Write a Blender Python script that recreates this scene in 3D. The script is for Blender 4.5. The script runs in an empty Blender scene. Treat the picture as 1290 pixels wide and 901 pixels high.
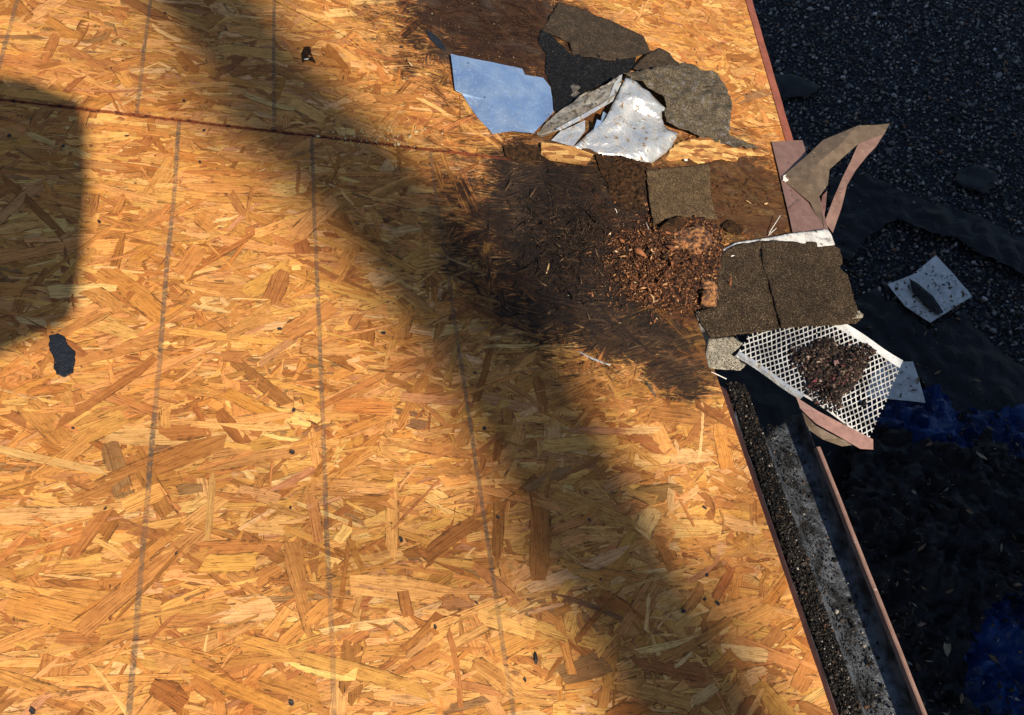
import bpy, bmesh, math, random
import numpy as np
from mathutils import Vector, Matrix, geometry, noise
random.seed(7); rng = np.random.default_rng(7)
C = bpy.context.scene.collection
sc = bpy.context.scene

# ------------------------------------------------------------------ camera, light, exposure
SLOPE = math.radians(17.615)                      # roof pitch, falls towards +x
EAVE_Z = 2.9
ROOT = Matrix.Translation((0, 0, EAVE_Z)) @ Matrix.Rotation(SLOPE, 4, 'Y')   # roof space (u down-slope, v along eave, h off the deck)
CU = Vector((0.94079967, -0.02136562, -0.33828906))     # roof axes seen from the camera
CV = Vector((-0.1602163, 0.85145988, -0.49934638))
CN = Vector((0.29870841, 0.52398433, 0.79763006))
CAM = Vector((-1.4956951, -1.07481544, 1.83668786))     # camera position in roof space
cam_d = bpy.data.cameras.new('camera'); cam = bpy.data.objects.new('camera', cam_d); C.objects.link(cam)
cam_d.sensor_width = 36; cam_d.lens = 36 * 950 / 1290; cam_d.clip_start = .02; cam_d.clip_end = 400
rot = Matrix(((CU.x, CU.y, CU.z), (CV.x, CV.y, CV.z), (CN.x, CN.y, CN.z))).to_4x4()
cam.matrix_world = ROOT @ Matrix.Translation(CAM) @ rot
sc.camera = cam
EL = math.radians(42); AZ = (.3965, -.918)
SUN = Vector((math.cos(EL) * AZ[0], math.cos(EL) * AZ[1], math.sin(EL))).normalized()
SUN_R = (ROOT.to_3x3().inverted() @ SUN)
w = bpy.data.worlds.new("World"); sc.world = w; w.use_nodes = True
sky = w.node_tree.nodes.new('ShaderNodeTexSky'); sky.sky_type = 'NISHITA'; sky.sun_disc = False
sky.sun_elevation = EL; sky.sun_rotation = math.atan2(AZ[0], AZ[1]); sky.dust_density = .6; sky.ozone_density = 1.6
bg = w.node_tree.nodes['Background']; bg.inputs['Strength'].default_value = .072
w.node_tree.links.new(sky.outputs[0], bg.inputs['Color'])
sl = bpy.data.lights.new('sun', 'SUN'); sl.energy = 4.6; sl.angle = math.radians(.8); sl.color = (1, .91, .78)
so = bpy.data.objects.new('sun', sl); C.objects.link(so); so.rotation_euler = SUN.to_track_quat('Z', 'Y').to_euler()
so.location = (5, -10, 20)
sc.view_settings.view_transform = 'Standard'; sc.view_settings.look = 'None'
sc.view_settings.gamma = 1; sc.view_settings.use_curve_mapping = False; sc.view_settings.exposure = 0.52

# ------------------------------------------------------------------ measuring
def ray(x, y):
    d = Vector((x - 645, 450 - y, -950))
    return Vector((CU.dot(d), CV.dot(d), CN.dot(d)))
def R(x, y, h=0.0):                                # a point of the roof deck, h metres off it (roof space)
    d = ray(x, y); t = (h - CAM.z) / d.z
    return CAM + d * t
def G(x, y, z=0.0):                                # a point of the ground at height z (world)
    c = ROOT @ CAM; d = ROOT.to_3x3() @ ray(x, y); return c + d * ((z - c.z) / d.z)

# ------------------------------------------------------------------ object helpers
def tag(o, label=None, cat=None, group=None, kind=None):
    if label: o['label'] = label
    if cat: o['category'] = cat
    if group: o['group'] = group
    if kind: o['kind'] = kind
    return o
def empty(name, loc=(0, 0, 0), mat=None):
    o = bpy.data.objects.new(name, None); C.objects.link(o); o.empty_display_size = .1
    if mat is not None: o.matrix_world = mat
    else: o.location = loc
    return o
def raw(name, verts, faces, m, mat=None, parent=None, smooth=False):
    me = bpy.data.meshes.new(name); me.from_pydata([tuple(v) for v in verts], [], [tuple(f) for f in faces]); me.update()
    if smooth: me.polygons.foreach_set('use_smooth', [True] * len(me.polygons))
    if m: me.materials.append(m)
    o = bpy.data.objects.new(name, me); C.objects.link(o)
    if parent is not None: o.parent = parent
    elif mat is not None: o.matrix_world = mat
    return o
def base_mat(pts, roof=True):
    c = sum((Vector(p) for p in pts), Vector()) / len(pts)
    return c
def placed(name, verts, faces, m, roof=True, parent=None, smooth=False):
    """verts in roof space (or world when roof=False); origin at their middle"""
    c = base_mat(verts); vs = [Vector(v) - c for v in verts]
    M = (ROOT if roof else Matrix.Identity(4)) @ Matrix.Translation(c)
    if parent is not None:
        o = raw(name, vs, faces, m, None, parent, smooth); o.matrix_parent_inverse = parent.matrix_world.inverted(); o.matrix_world = M
    else: o = raw(name, vs, faces, m, M, None, smooth)
    return o
def solid(o, t, off=-1.0):
    md = o.modifiers.new('thickness', 'SOLIDIFY'); md.thickness = t; md.offset = off
    return o
def inside(p, poly):
    x, y = p; c = False; n = len(poly)
    for i in range(n):
        x1, y1 = poly[i]; x2, y2 = poly[(i + 1) % n]
        if (y1 > y) != (y2 > y) and x < (x2 - x1) * (y - y1) / (y2 - y1) + x1: c = not c
    return c
def sheet(name, outline, ctrl, m, thick=.002, step=.012, rough=.001, nscale=25, ragged=0.0, roof=True, parent=None,
          zfun=R, smooth=True, seed=0, fold=0, foldscale=6):
    """a bent sheet: outline (x, y) and control heights (x, y, h); its heights are eased between them"""
    rr = random.Random(seed); ctrl_floor = min(c[2] for c in ctrl) >= 0 and thick > .0022
    f = zfun
    cz = [(f(x, y, h), h) for x, y, h in ctrl]
    def height(p):
        s = 0; a = 0
        for q, h in cz:
            d2 = (q.x - p[0]) ** 2 + (q.y - p[1]) ** 2 + 1e-6; k = 1 / d2 ** 1.5
            s += k; a += k * h
        return a / s
    def meanh(x, y):
        h = ctrl[0][2]
        for _ in range(3):
            h = height(f(x, y, h)[:2])
        return h
    pts = []
    n = len(outline)
    for i in range(n):
        ax, ay = outline[i]; bx, by = outline[(i + 1) % n]
        A = f(ax, ay, meanh(ax, ay)); B = f(bx, by, meanh(bx, by))
        k = max(1, int((B - A).length / step))
        for j in range(k):
            p = A.lerp(B, j / k)
            if ragged and j: 
                nn = noise.noise(Vector((p.x * 40, p.y * 40, seed))) + .6 * noise.noise(Vector((p.x * 130, p.y * 130, seed)))
                t = (B - A).normalized(); p = p + Vector((-t.y, t.x, 0)) * ragged * nn
            pts.append((p.x, p.y))
    ne = len(pts)
    x0 = min(p[0] for p in pts); x1 = max(p[0] for p in pts); y0 = min(p[1] for p in pts); y1 = max(p[1] for p in pts)
    inn = []
    y = y0 + step / 2
    while y < y1:
        x = x0 + step / 2
        while x < x1:
            q = (x + rr.uniform(-.3, .3) * step, y + rr.uniform(-.3, .3) * step)
            if inside(q, pts) and all((q[0] - e[0]) ** 2 + (q[1] - e[1]) ** 2 > (step * .45) ** 2 for e in pts): inn.append(q)
            x += step
        y += step
    vs, _, fs, *_ = geometry.delaunay_2d_cdt([Vector(p) for p in pts + inn], [], [list(range(ne))], 1, 1e-6)
    out = []
    for v in vs:
        h = height((v.x, v.y))
        h += rough * noise.noise(Vector((v.x * nscale, v.y * nscale, seed)))
        if fold: h += fold * abs(noise.noise(Vector((v.x * foldscale + 7, v.y * foldscale, seed + 3.3))))
        if roof and ctrl_floor: h = max(h, .0034 + .001 * noise.noise(Vector((v.x * 60, v.y * 60, seed))))
        out.append(Vector((v.x, v.y, h)))
    o = placed(name, out, fs, m, roof, parent, smooth)
    # faces up
    me = o.data
    if sum(p.normal.z * p.area for p in me.polygons) < 0: me.flip_normals()
    if thick: solid(o, thick)
    return o
def facets(name, vp, faces, m, thick=.0008, parent=None, sub=2, rough=.0015, seed=0, smooth=False, roof=True, zfun=R, nscale=30):
    vs = [zfun(*p) for p in vp]
    c = base_mat(vs)
    bm = bmesh.new(); bv = [bm.verts.new(v - c) for v in vs]
    for f in faces: bm.faces.new([bv[i] for i in f])
    bmesh.ops.triangulate(bm, faces=bm.faces[:])
    if sub: bmesh.ops.subdivide_edges(bm, edges=bm.edges[:], cuts=sub, use_grid_fill=True)
    bmesh.ops.recalc_face_normals(bm, faces=bm.faces[:])
    for v in bm.verts:
        v.co += v.normal * rough * noise.noise(v.co * nscale + Vector((seed, 0, 0))) + Vector((0, 0, rough * 1.2 * noise.noise(v.co * nscale * .4 + Vector((0, seed, 5)))))
    bmesh.ops.recalc_face_normals(bm, faces=bm.faces[:])
    if sum(f.normal.z * f.calc_area() for f in bm.faces) < 0: bmesh.ops.reverse_faces(bm, faces=bm.faces[:])
    me = bpy.data.meshes.new(name); bm.to_mesh(me); bm.free(); me.materials.append(m)
    if smooth: me.polygons.foreach_set('use_smooth', [True] * len(me.polygons))
    o = bpy.data.objects.new(name, me); C.objects.link(o)
    M = (ROOT if roof else Matrix.Identity(4)) @ Matrix.Translation(c)
    if parent is not None:
        o.parent = parent; o.matrix_parent_inverse = parent.matrix_world.inverted()
    o.matrix_world = M
    solid(o, thick)
    return o
def box(bm, x0, x1, y0, y1, z0, z1):
    v = [bm.verts.new(p) for p in ((x0, y0, z0), (x1, y0, z0), (x1, y1, z0), (x0, y1, z0), (x0, y0, z1), (x1, y0, z1), (x1, y1, z1), (x0, y1, z1))]
    for f in ((3, 2, 1, 0), (4, 5, 6, 7), (0, 1, 5, 4), (1, 2, 6, 5), (2, 3, 7, 6), (3, 0, 4, 7)): bm.faces.new([v[i] for i in f])
def bobj(name, bm, m, parent=None, smooth=False, mat=None):
    me = bpy.data.meshes.new(name); bm.to_mesh(me); bm.free(); me.materials.append(m)
    if smooth: me.polygons.foreach_set('use_smooth', [True] * len(me.polygons))
    o = bpy.data.objects.new(name, me); C.objects.link(o)
    if parent is not None: o.parent = parent
    elif mat is not None: o.matrix_world = mat
    return o

ICO_V = None
def solids():
    bm = bmesh.new(); bmesh.ops.create_icosphere(bm, subdivisions=1, radius=1)
    v = np.array([x.co[:] for x in bm.verts]); f = np.array([[a.index for a in q.verts] for q in bm.faces]); bm.free()
    o = np.array([(1, 0, 0), (-1, 0, 0), (0, 1, 0), (0, -1, 0), (0, 0, 1), (0, 0, -1)], float)
    of = np.array([(0, 2, 4), (2, 1, 4), (1, 3, 4), (3, 0, 4), (2, 0, 5), (1, 2, 5), (3, 1, 5), (0, 3, 5)])
    return (v, f), (o, of)
ICO, OCT = solids()
def chunks(name, pos, size, m, shape=(1, 1, 1), kindset='oct', jitter=.25, flat=0.0, palette=None, parent=None, mat=None, smooth=False):
    """many loose bits in one mesh; each gets its own tint"""
    pos = np.asarray(pos, float); n = len(pos); size = np.broadcast_to(np.asarray(size, float), (n,))
    bv, bf = ICO if kindset == 'ico' else OCT
    q = rng.normal(size=(n, 4))
    if flat: q[:, 1:3] *= (1 - flat)
    q /= np.linalg.norm(q, axis=1)[:, None]
    a, b, c, d = q.T
    Rm = np.stack([1 - 2 * (c * c + d * d), 2 * (b * c - a * d), 2 * (b * d + a * c), 2 * (b * c + a * d), 1 - 2 * (b * b + d * d), 2 * (c * d - a * b),
                   2 * (b * d - a * c), 2 * (c * d + a * b), 1 - 2 * (b * b + c * c)], 1).reshape(n, 3, 3)
    V = bv[None] * (1 + rng.uniform(-jitter, jitter, (n, len(bv), 1))) * (np.array(shape)[None, None] * rng.uniform(.7, 1.3, (n, 1, 3)))
    V = np.einsum('nij,nkj->nki', Rm, V) * size[:, None, None] + pos[:, None]
    F = bf[None] + (np.arange(n) * len(bv))[:, None, None]
    V = V.reshape(-1, 3); F = F.reshape(-1, 3)
    ctr = pos.mean(0); V = V - ctr
    me = bpy.data.meshes.new(name); me.vertices.add(len(V)); me.vertices.foreach_set('co', V.ravel())
    me.loops.add(F.size); me.loops.foreach_set('vertex_index', F.ravel().astype(np.int32))
    me.polygons.add(len(F)); me.polygons.foreach_set('loop_start', np.arange(0, F.size, 3, dtype=np.int32)); me.polygons.foreach_set('loop_total', np.full(len(F), 3, np.int32))
    me.update(calc_edges=True); me.validate()
    if palette is not None:
        p = np.array([c[:3] for c in palette]); wts = np.array([c[3] for c in palette]); pick = rng.choice(len(p), n, p=wts / wts.sum())
        col = p[pick] * rng.uniform(.7, 1.25, (n, 1))
        at = me.color_attributes.new('tint', 'FLOAT_COLOR', 'POINT')
        at.data.foreach_set('color', np.repeat(np.c_[col, np.ones(n)], len(bv), 0).ravel())
    if smooth: me.polygons.foreach_set('use_smooth', [True] * len(me.polygons))
    me.materials.append(m)
    o = bpy.data.objects.new(name, me); C.objects.link(o)
    M = (mat if mat is not None else Matrix.Identity(4)) @ Matrix.Translation(Vector(ctr))
    if parent is not None:
        o.parent = parent; o.matrix_parent_inverse = parent.matrix_world.inverted()
    o.matrix_world = M
    return o

# ------------------------------------------------------------------ material helpers
class N:
    def __init__(s, name):
        s.m = bpy.data.materials.new(name); s.m.use_nodes = True; s.t = s.m.node_tree; s.b = s.t.nodes['Principled BSDF']
    def new(s, t, **k):
        n = s.t.nodes.new(t)
        for a, v in k.items(): setattr(n, a, v)
        return n
    def put(s, sock, v):
        if isinstance(v, bpy.types.NodeSocket): s.t.links.new(v, sock)
        elif v is not None:
            if sock.type == 'RGBA' and len(v) == 3: v = (*v, 1)
            sock.default_value = v
    def math(s, op, a, b=None, c=None, clamp=False):
        n = s.new('ShaderNodeMath', operation=op, use_clamp=clamp)
        for i, v in enumerate((a, b, c)):
            if v is not None: s.put(n.inputs[i], v)
        return n.outputs[0]
    def vmath(s, op, a, b=None, out=0):
        n = s.new('ShaderNodeVectorMath', operation=op); s.put(n.inputs[0], a)
        if b is not None: s.put(n.inputs[1], b)
        return n.outputs[out]
    def mix(s, f, a, b, mode='MIX'):
        n = s.new('ShaderNodeMix', data_type='RGBA', blend_type=mode); s.put(n.inputs[0], f); s.put(n.inputs[6], a); s.put(n.inputs[7], b)
        return n.outputs[2]
    def noise(s, vec, scale, detail=3, rough=.55, dist=0, color=False):
        n = s.new('ShaderNodeTexNoise'); s.put(n.inputs['Vector'], vec); n.inputs['Scale'].default_value = scale
        n.inputs['Detail'].default_value = detail; n.inputs['Roughness'].default_value = rough; n.inputs['Distortion'].default_value = dist
        return n.outputs['Color' if color else 'Fac']
    def vor(s, vec, scale, feature='F1', out='Distance', rnd=1):
        n = s.new('ShaderNodeTexVoronoi', feature=feature); s.put(n.inputs['Vector'], vec); n.inputs['Scale'].default_value = scale
        n.inputs['Randomness'].default_value = rnd
        return n.outputs[out]
    def ramp(s, f, stops, interp='LINEAR'):
        n = s.new('ShaderNodeValToRGB'); n.color_ramp.interpolation = interp; e = n.color_ramp.elements
        while len(e) < len(stops): e.new(.5)
        for q, (p, c) in zip(e, stops): q.position = p; q.color = (*c, 1) if not isinstance(c, (int, float)) else (c, c, c, 1)
        s.put(n.inputs[0], f); return n.outputs[0]
    def step(s, f, a, b):
        n = s.new('ShaderNodeMapRange', interpolation_type='SMOOTHSTEP'); s.put(n.inputs[0], f); n.inputs[1].default_value = a; n.inputs[2].default_value = b
        return n.outputs[0]
    def obj(s): return s.new('ShaderNodeTexCoord').outputs['Object']
    def scale(s, v, k): return s.vmath('MULTIPLY', v, k)
    def bump(s, h, strength=.5, dist=.001, normal=None):
        n = s.new('ShaderNodeBump'); n.inputs['Strength'].default_value = strength; n.inputs['Distance'].default_value = dist
        s.put(n.inputs['Height'], h)
        if normal is not None: s.put(n.inputs['Normal'], normal)
        return n.outputs[0]
    def done(s, col, rough=.8, metal=0, normal=None, spec=None):
        s.put(s.b.inputs['Base Color'], col); s.put(s.b.inputs['Roughness'], rough); s.put(s.b.inputs['Metallic'], metal)
        if normal is not None: s.put(s.b.inputs['Normal'], normal)
        if spec is not None: s.put(s.b.inputs['Specular IOR Level'], spec)
        return s.m

# roof deck: printed guide lines, stains (all real marks on the boards)
SEAM = .937
LOWLINES = [(R(223, 180).x + R(165, 890).x) / 2, (R(393, 180).x + R(420, 880).x) / 2, (R(540, 190).x + R(625, 740).x) / 2]
UPLINES = [R(5, 60).x, (R(190, 0).x + R(172, 140).x) / 2, R(345, 80).x]
STAINS = [  # centre px, radii px, strength, softness
    (735, 300, 165, 125, 1.0), (690, 235, 70, 45, .8), (800, 385, 120, 70, .8), (930, 245, 90, 75, .9),
    (800, 250, 90, 70, .9), (620, 22, 125, 95, 1.0), (720, 100, 110, 80, .55), (850, 460, 70, 60, .42), (770, 175, 130, 40, .7), (640, 380, 60, 60, .6), (860, 440, 60, 60, .75)]
SPLITS = [[(345, 0), (392, 24), (440, 48), (492, 92), (540, 112), (600, 150)], [(925, 163), (950, 160), (985, 158)], [(160, 15), (205, 22), (262, 42)]]
def osb_material(name, lines, flakes=True, stained=True, splits=()):
    k = N(name); P = k.obj(); sx = k.new('ShaderNodeSeparateXYZ'); k.put(sx.inputs[0], P); X, Y = sx.outputs[0], sx.outputs[1]
    if flakes:
        tint = k.new('ShaderNodeAttribute', attribute_name='tint').outputs['Color']
        uv = k.new('ShaderNodeAttribute', attribute_name='grain').outputs['Vector']
    else:
        uv = P
        vc = k.new('ShaderNodeTexVoronoi'); k.put(vc.inputs['Vector'], k.scale(P, (14, 55, 14))); vc.inputs['Scale'].default_value = 1
        sc_ = k.new('ShaderNodeSeparateColor'); k.put(sc_.inputs[0], vc.outputs['Color'])
        tint = k.ramp(sc_.outputs[0], [(0, (.28, .12, .04)), (.35, (.5, .27, .09)), (.7, (.66, .42, .16)), (1, (.8, .58, .28))], 'CONSTANT')
    g1 = k.noise(k.scale(uv, (9, 330, 1)), 1, 4, .6)
    g2 = k.noise(k.scale(uv, (22, 900, 1)), 1, 2, .6)
    cr = k.noise(k.scale(uv, (26, 420, 3)), 1, 3, .65, .4)
    col = k.mix(1, tint, k.ramp(g1, [(.27, (.50, .40, .30)), (.46, (.94, .92, .88)), (.72, (1.22, 1.21, 1.16))]), 'MULTIPLY')
    col = k.mix(.55, col, k.ramp(g2, [(.3, (.66, .6, .5)), (.62, (1.15, 1.13, 1.08))]), 'MULTIPLY')
    mot = k.noise(k.scale(P, (1, 1.7, 1)), 34, 5, .72)
    col = k.mix(.75, col, k.ramp(mot, [(.30, (.52, .40, .29)), (.46, (1, .97, .93)), (.68, (1.18, 1.19, 1.18))]), 'MULTIPLY')
    big = k.noise(P, 3.2, 4, .6)
    col = k.mix(.8, col, k.ramp(big, [(.3, (.86, .72, .58)), (.55, (1, 1, 1)), (.75, (1.1, 1.08, 1))]), 'MULTIPLY')
    # splits and resin flecks
    fl = k.step(cr, .61, .67)
    patch = k.step(k.noise(P, 14, 3, .6), .42, .6)
    crack = k.math('MULTIPLY', fl, k.math('MULTIPLY_ADD', patch, .8, .2))
    col = k.mix(crack, col, (.05, .022, .009))
    wv = k.noise(k.scale(P, (1, 1, 1)), 60, 3, .7)
    speck = k.step(wv, .675, .72)
    col = k.mix(k.math('MULTIPLY', speck, .75), col, (.05, .025, .012))
    # strand edges, split lines
    if flakes:
        gz = k.new('ShaderNodeSeparateXYZ'); k.put(gz.inputs[0], uv)
        ed = k.step(k.math('ADD', k.math('ABSOLUTE', gz.outputs[2]), k.math('MULTIPLY', k.math('SUBTRACT', k.noise(P, 70, 3), .5), .22)), .40, .49)
        col = k.mix(k.math('MULTIPLY', ed, k.math('MULTIPLY_ADD', k.step(k.noise(P, 34, 2), .38, .58), .68, .14)), col, (.085, .034, .010))
    for sp_ in splits:
        for (p0, p1) in zip(sp_, sp_[1:]):
            a_, b_ = R(*p0), R(*p1); dd = (b_ - a_); ln = dd.length; dd.normalize()
            rel = k.vmath('SUBTRACT', P, (a_.x, a_.y, 0))
            along = k.vmath('DOT_PRODUCT', rel, (dd.x, dd.y, 0), out=1); off = k.math('ABSOLUTE', k.vmath('DOT_PRODUCT', rel, (-dd.y, dd.x, 0), out=1))
            off = k.math('ADD', off, k.math('MULTIPLY', k.math('SUBTRACT', k.noise(P, 60, 3), .5), .006))
            on = k.math('MULTIPLY', k.math('MULTIPLY', k.math('GREATER_THAN', along, 0), k.math('LESS_THAN', along, ln)), k.math('SUBTRACT', 1, k.step(off, .0008, .0026)))
            col = k.mix(k.math('MULTIPLY', on, .85), col, (.04, .016, .008))
    # stains
    wn = k.noise(P, 9, 5, .65, .5); wn2 = k.noise(P, 45, 4, .7)
    tot = None; streak = k.noise(k.scale(uv, (12, 260, 1)), 1, 3, .6); fib = k.noise(k.scale(uv, (7, 120, 1)), 1, 3, .6)
    for (cx, cy, rx, ry, st) in (STAINS if stained else [(-9000, -9000, 5, 5, .01)]):
        c = R(cx, cy); ax = abs(R(cx + rx, cy).x - c.x); ay = abs(R(cx, cy - ry).y - c.y)
        d = k.vmath('LENGTH', k.vmath('MULTIPLY', k.vmath('SUBTRACT', P, (c.x, c.y, 0)), (1 / ax, 1 / ay, 0)), out=1)
        v = k.math('ADD', d, k.math('MULTIPLY', k.math('SUBTRACT', wn, .5), 1.5))
        v = k.math('ADD', v, k.math('MULTIPLY', k.math('SUBTRACT', wn2, .5), .5)); v = k.math('ADD', v, k.math('MULTIPLY', k.math('SUBTRACT', fib, .5), 1.3))
        mk = k.math('MULTIPLY', k.math('SUBTRACT', 1, k.step(v, .62, 1.3)), st)
        tot = mk if tot is None else k.math('MAXIMUM', tot, mk)
    dark = k.mix(k.step(k.noise(P, 16, 4, .7), .42, .72), (.0045, .0032, .0025), (.030, .0155, .0075))
    dark = k.mix(k.step(streak, .55, .8), dark, (.085, .046, .023))
    dark = k.mix(k.math('MULTIPLY', k.step(k.noise(P, 7, 3), .54, .68), .4), dark, (.075, .065, .05))
    dark = k.mix(.34, dark, k.mix(1, col, (.16, .12, .09), 'MULTIPLY'))
    col = k.mix(tot, col, dark)
    if stained:
        bk = None
        for (cx, cy, rx, ry) in ((690, 290, 75, 95), (725, 385, 80, 50), (680, 220, 60, 40), (790, 235, 45, 45), (800, 425, 75, 35), (850, 470, 40, 28)):
            c = R(cx, cy); ax = abs(R(cx + rx, cy).x - c.x); ay = abs(R(cx, cy - ry).y - c.y)
            d = k.vmath('LENGTH', k.vmath('MULTIPLY', k.vmath('SUBTRACT', P, (c.x, c.y, 0)), (1 / ax, 1 / ay, 0)), out=1)
            v = k.math('ADD', d, k.math('MULTIPLY', k.math('SUBTRACT', k.noise(P, 14, 6, .75, .8), .5), 2.4)); v = k.math('ADD', v, k.math('MULTIPLY', k.math('SUBTRACT', fib, .5), 1.6))
            mk = k.math('SUBTRACT', 1, k.step(v, .7, 1.25)); bk = mk if bk is None else k.math('MAXIMUM', bk, mk)
        rough_ = k.noise(k.scale(uv, (9, 90, 1)), 1, 5, .75, .3)
        blk = k.mix(k.step(rough_, .42, .68), (.0035, .0028, .0024), (.040, .021, .011)); blk = k.mix(k.math('MULTIPLY', k.step(streak, .5, .68), k.step(k.noise(P, 11, 3), .40, .62)), blk, (.11, .060, .028))
        col = k.mix(k.math('MULTIPLY', bk, .88), col, blk); tot = k.math('MAXIMUM', tot, bk)
    # printed guide lines
    lt = None
    for lx in lines:
        dx = k.math('ABSOLUTE', k.math('SUBTRACT', k.math('ADD', X, k.math('MULTIPLY', k.math('SUBTRACT', k.noise(P, 2.5, 2), .5), .012)), lx))
        m_ = k.math('SUBTRACT', 1, k.step(dx, .0045, .0075)); lt = m_ if lt is None else k.math('MAXIMUM', lt, m_)
    if lt is not None:
        wear = k.math('MULTIPLY', k.step(k.noise(P, 90, 3, .7), .3, .62), k.step(k.noise(P, 5, 3), .28, .62))
        lt = k.math('MULTIPLY', lt, k.math('MULTIPLY_ADD', wear, .66, .2)); lt = k.math('MULTIPLY', lt, k.math('SUBTRACT', 1, k.math('MULTIPLY', tot, .93))); col = k.mix(lt, col, (.085, .07, .052))
    # red-brown swollen edge at the joint
    sd = k.math('ABSOLUTE', k.math('SUBTRACT', Y, SEAM))
    sm = k.math('MULTIPLY', k.math('SUBTRACT', 1, k.step(k.math('ADD', sd, k.math('MULTIPLY', k.math('SUBTRACT', wn2, .5), .016)), .0035, .011)), .92)
    sm = k.math('MULTIPLY', sm, k.math('SUBTRACT', 1, k.step(X, -.75, -.5)))
    col = k.mix(sm, col, (.23, .05, .016)); col = k.mix(k.math('MULTIPLY', sm, k.step(k.noise(P, 50, 3), .5, .6)), col, (.03, .01, .006))
    h = k.math('ADD', k.math('MULTIPLY', g1, k.math('MULTIPLY_ADD', tot, 1.8, .6)), k.math('MULTIPLY', g2, .5)); h = k.math('ADD', h, k.math('MULTIPLY', k.noise(P, 38, 4, .7), k.math('MULTIPLY', tot, 4))); h = k.math('SUBTRACT', h, k.math('MULTIPLY', crack, .8))
    h = k.math('ADD', h, k.math('MULTIPLY', k.noise(P, 180, 3, .6), k.math('MULTIPLY_ADD', tot, 1.6, .35)))
    return k.done(col, .78, 0, k.bump(h, .8, .0011), .25)

def simple(name, c1, c2=None, scale=30, rough=.8, metal=0, bump=.4, bscale=120, bdist=.001, dirt=None, dscale=40, dlo=.55, dhi=.7, spec=None, tint=False):
    k = N(name); P = k.obj()
    col = k.mix(k.step(k.noise(P, scale, 4, .6), .35, .65), c1, c2 or c1)
    if tint: col = k.mix(.35, k.new('ShaderNodeAttribute', attribute_name='tint').outputs['Color'], col, 'MULTIPLY') if False else k.new('ShaderNodeAttribute', attribute_name='tint').outputs['Color']
    r = rough
    if dirt:
        f = k.step(k.noise(P, dscale, 5, .7), dlo, dhi); col = k.mix(f, col, dirt); r = k.math('MULTIPLY_ADD', f, max(0, .85 - rough), rough)
        if metal: metal = k.math('MULTIPLY', k.math('SUBTRACT', 1, f), metal)
    return k.done(col, r, metal, k.bump(k.noise(P, bscale, 4, .6), bump, bdist), spec)
def granule(name, stops, scale=520, bump=1.0, wear=None):
    """mineral granules: each grain its own shade"""
    k = N(name); P = k.obj()
    n = k.new('ShaderNodeTexVoronoi'); k.put(n.inputs['Vector'], P); n.inputs['Scale'].default_value = scale
    sp = k.new('ShaderNodeSeparateColor'); k.put(sp.inputs[0], n.outputs['Color'])
    col = k.ramp(sp.outputs[0], stops, 'CONSTANT')
    col = k.mix(.8, col, k.ramp(k.noise(P, 22, 4, .65), [(.3, (.55, .52, .5)), (.7, (1.25, 1.2, 1.12))]), 'MULTIPLY')
    if wear: col = k.mix(k.step(k.noise(P, 35, 4, .7), .56, .66), col, wear)
    hh = k.math('MULTIPLY_ADD', sp.outputs[1], .8, k.math('SUBTRACT', 1, n.outputs['Distance']))
    return k.done(col, .92, 0, k.bump(hh, bump, .0016), .2)
def tinted(name, rough=.85, bscale=300, bump=.5, bdist=.001, spec=.25):
    k = N(name); P = k.obj(); t = k.new('ShaderNodeAttribute', attribute_name='tint').outputs['Color']
    col = k.mix(.6, t, k.ramp(k.noise(P, 160, 3, .6), [(.3, (.6, .6, .6)), (.7, (1.3, 1.3, 1.3))]), 'MULTIPLY')
    return k.done(col, rough, 0, k.bump(k.noise(P, bscale, 3), bump, bdist), spec)

M = {}
M['osb_low'] = osb_material('osb strands lower sheet', LOWLINES)
M['osb_up'] = osb_material('osb strands upper sheet', UPLINES, splits=SPLITS)
M['osb_bit'] = osb_material('broken osb', [], flakes=False, stained=False)
M['osb_core'] = osb_material('osb core', [], flakes=False)
M['rafter'] = simple('old rafter wood', (.16, .085, .04), (.3, .18, .09), 8, .85)
M['shingle'] = granule('brown shingle granules', [(0, (.011, .008, .005)), (.36, (.040, .025, .014)), (.64, (.090, .054, .027)), (.85, (.16, .108, .06)), (.96, (.36, .28, .18))], 540)
M['shingle_light'] = granule('tan shingle granules', [(0, (.034, .022, .011)), (.3, (.095, .060, .029)), (.6, (.155, .10, .048)), (.88, (.30, .21, .12))])
M['shingle_pale'] = granule('sandy shingle back', [(0, (.1, .085, .06)), (.25, (.25, .22, .16)), (.55, (.4, .36, .28)), (.85, (.6, .55, .45))], 420)
M['shingle_black'] = granule('black shingle granules', [(0, (.003, .003, .004)), (.55, (.008, .008, .01)), (.88, (.03, .032, .04)), (.97, (.1, .1, .11))], 460)
M['felt_brown'] = granule('weathered brown felt', [(0, (.022, .015, .009)), (.3, (.045, .031, .02)), (.7, (.075, .053, .034)), (.93, (.13, .10, .07))], 420, .6)
M['felt_grey'] = granule('weathered grey felt', [(0, (.05, .042, .035)), (.3, (.12, .105, .09)), (.6, (.18, .165, .145)), (.9, (.26, .25, .23))], 480, .6, (.12, .07, .03))
M['felt_big'] = granule('weathered mottled felt', [(0, (.03, .022, .013)), (.3, (.085, .065, .04)), (.6, (.15, .12, .08)), (.9, (.27, .225, .16))], 480, .6, (.17, .155, .15))
M['metal_blue'] = simple('blue-tinted aluminium', (.60, .76, .96), (.42, .60, .88), 9, .34, .8, .5, 30, .004, (.10, .12, .15), 70, .56, .72)  # blue base adds reflected sky; second tone paints lit and dark areas
M['metal_silver'] = simple('aluminium flashing', (.80, .78, .72), (.66, .66, .66), 11, .30, .65, 1, 22, .012, (.16, .11, .07), 30, .50, .66)
M['metal_dull'] = simple('dull flashing back', (.38, .34, .28), (.22, .18, .13), 14, .55, .3, .5, 80, .002, (.06, .04, .025), 60, .5, .62)
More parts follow.
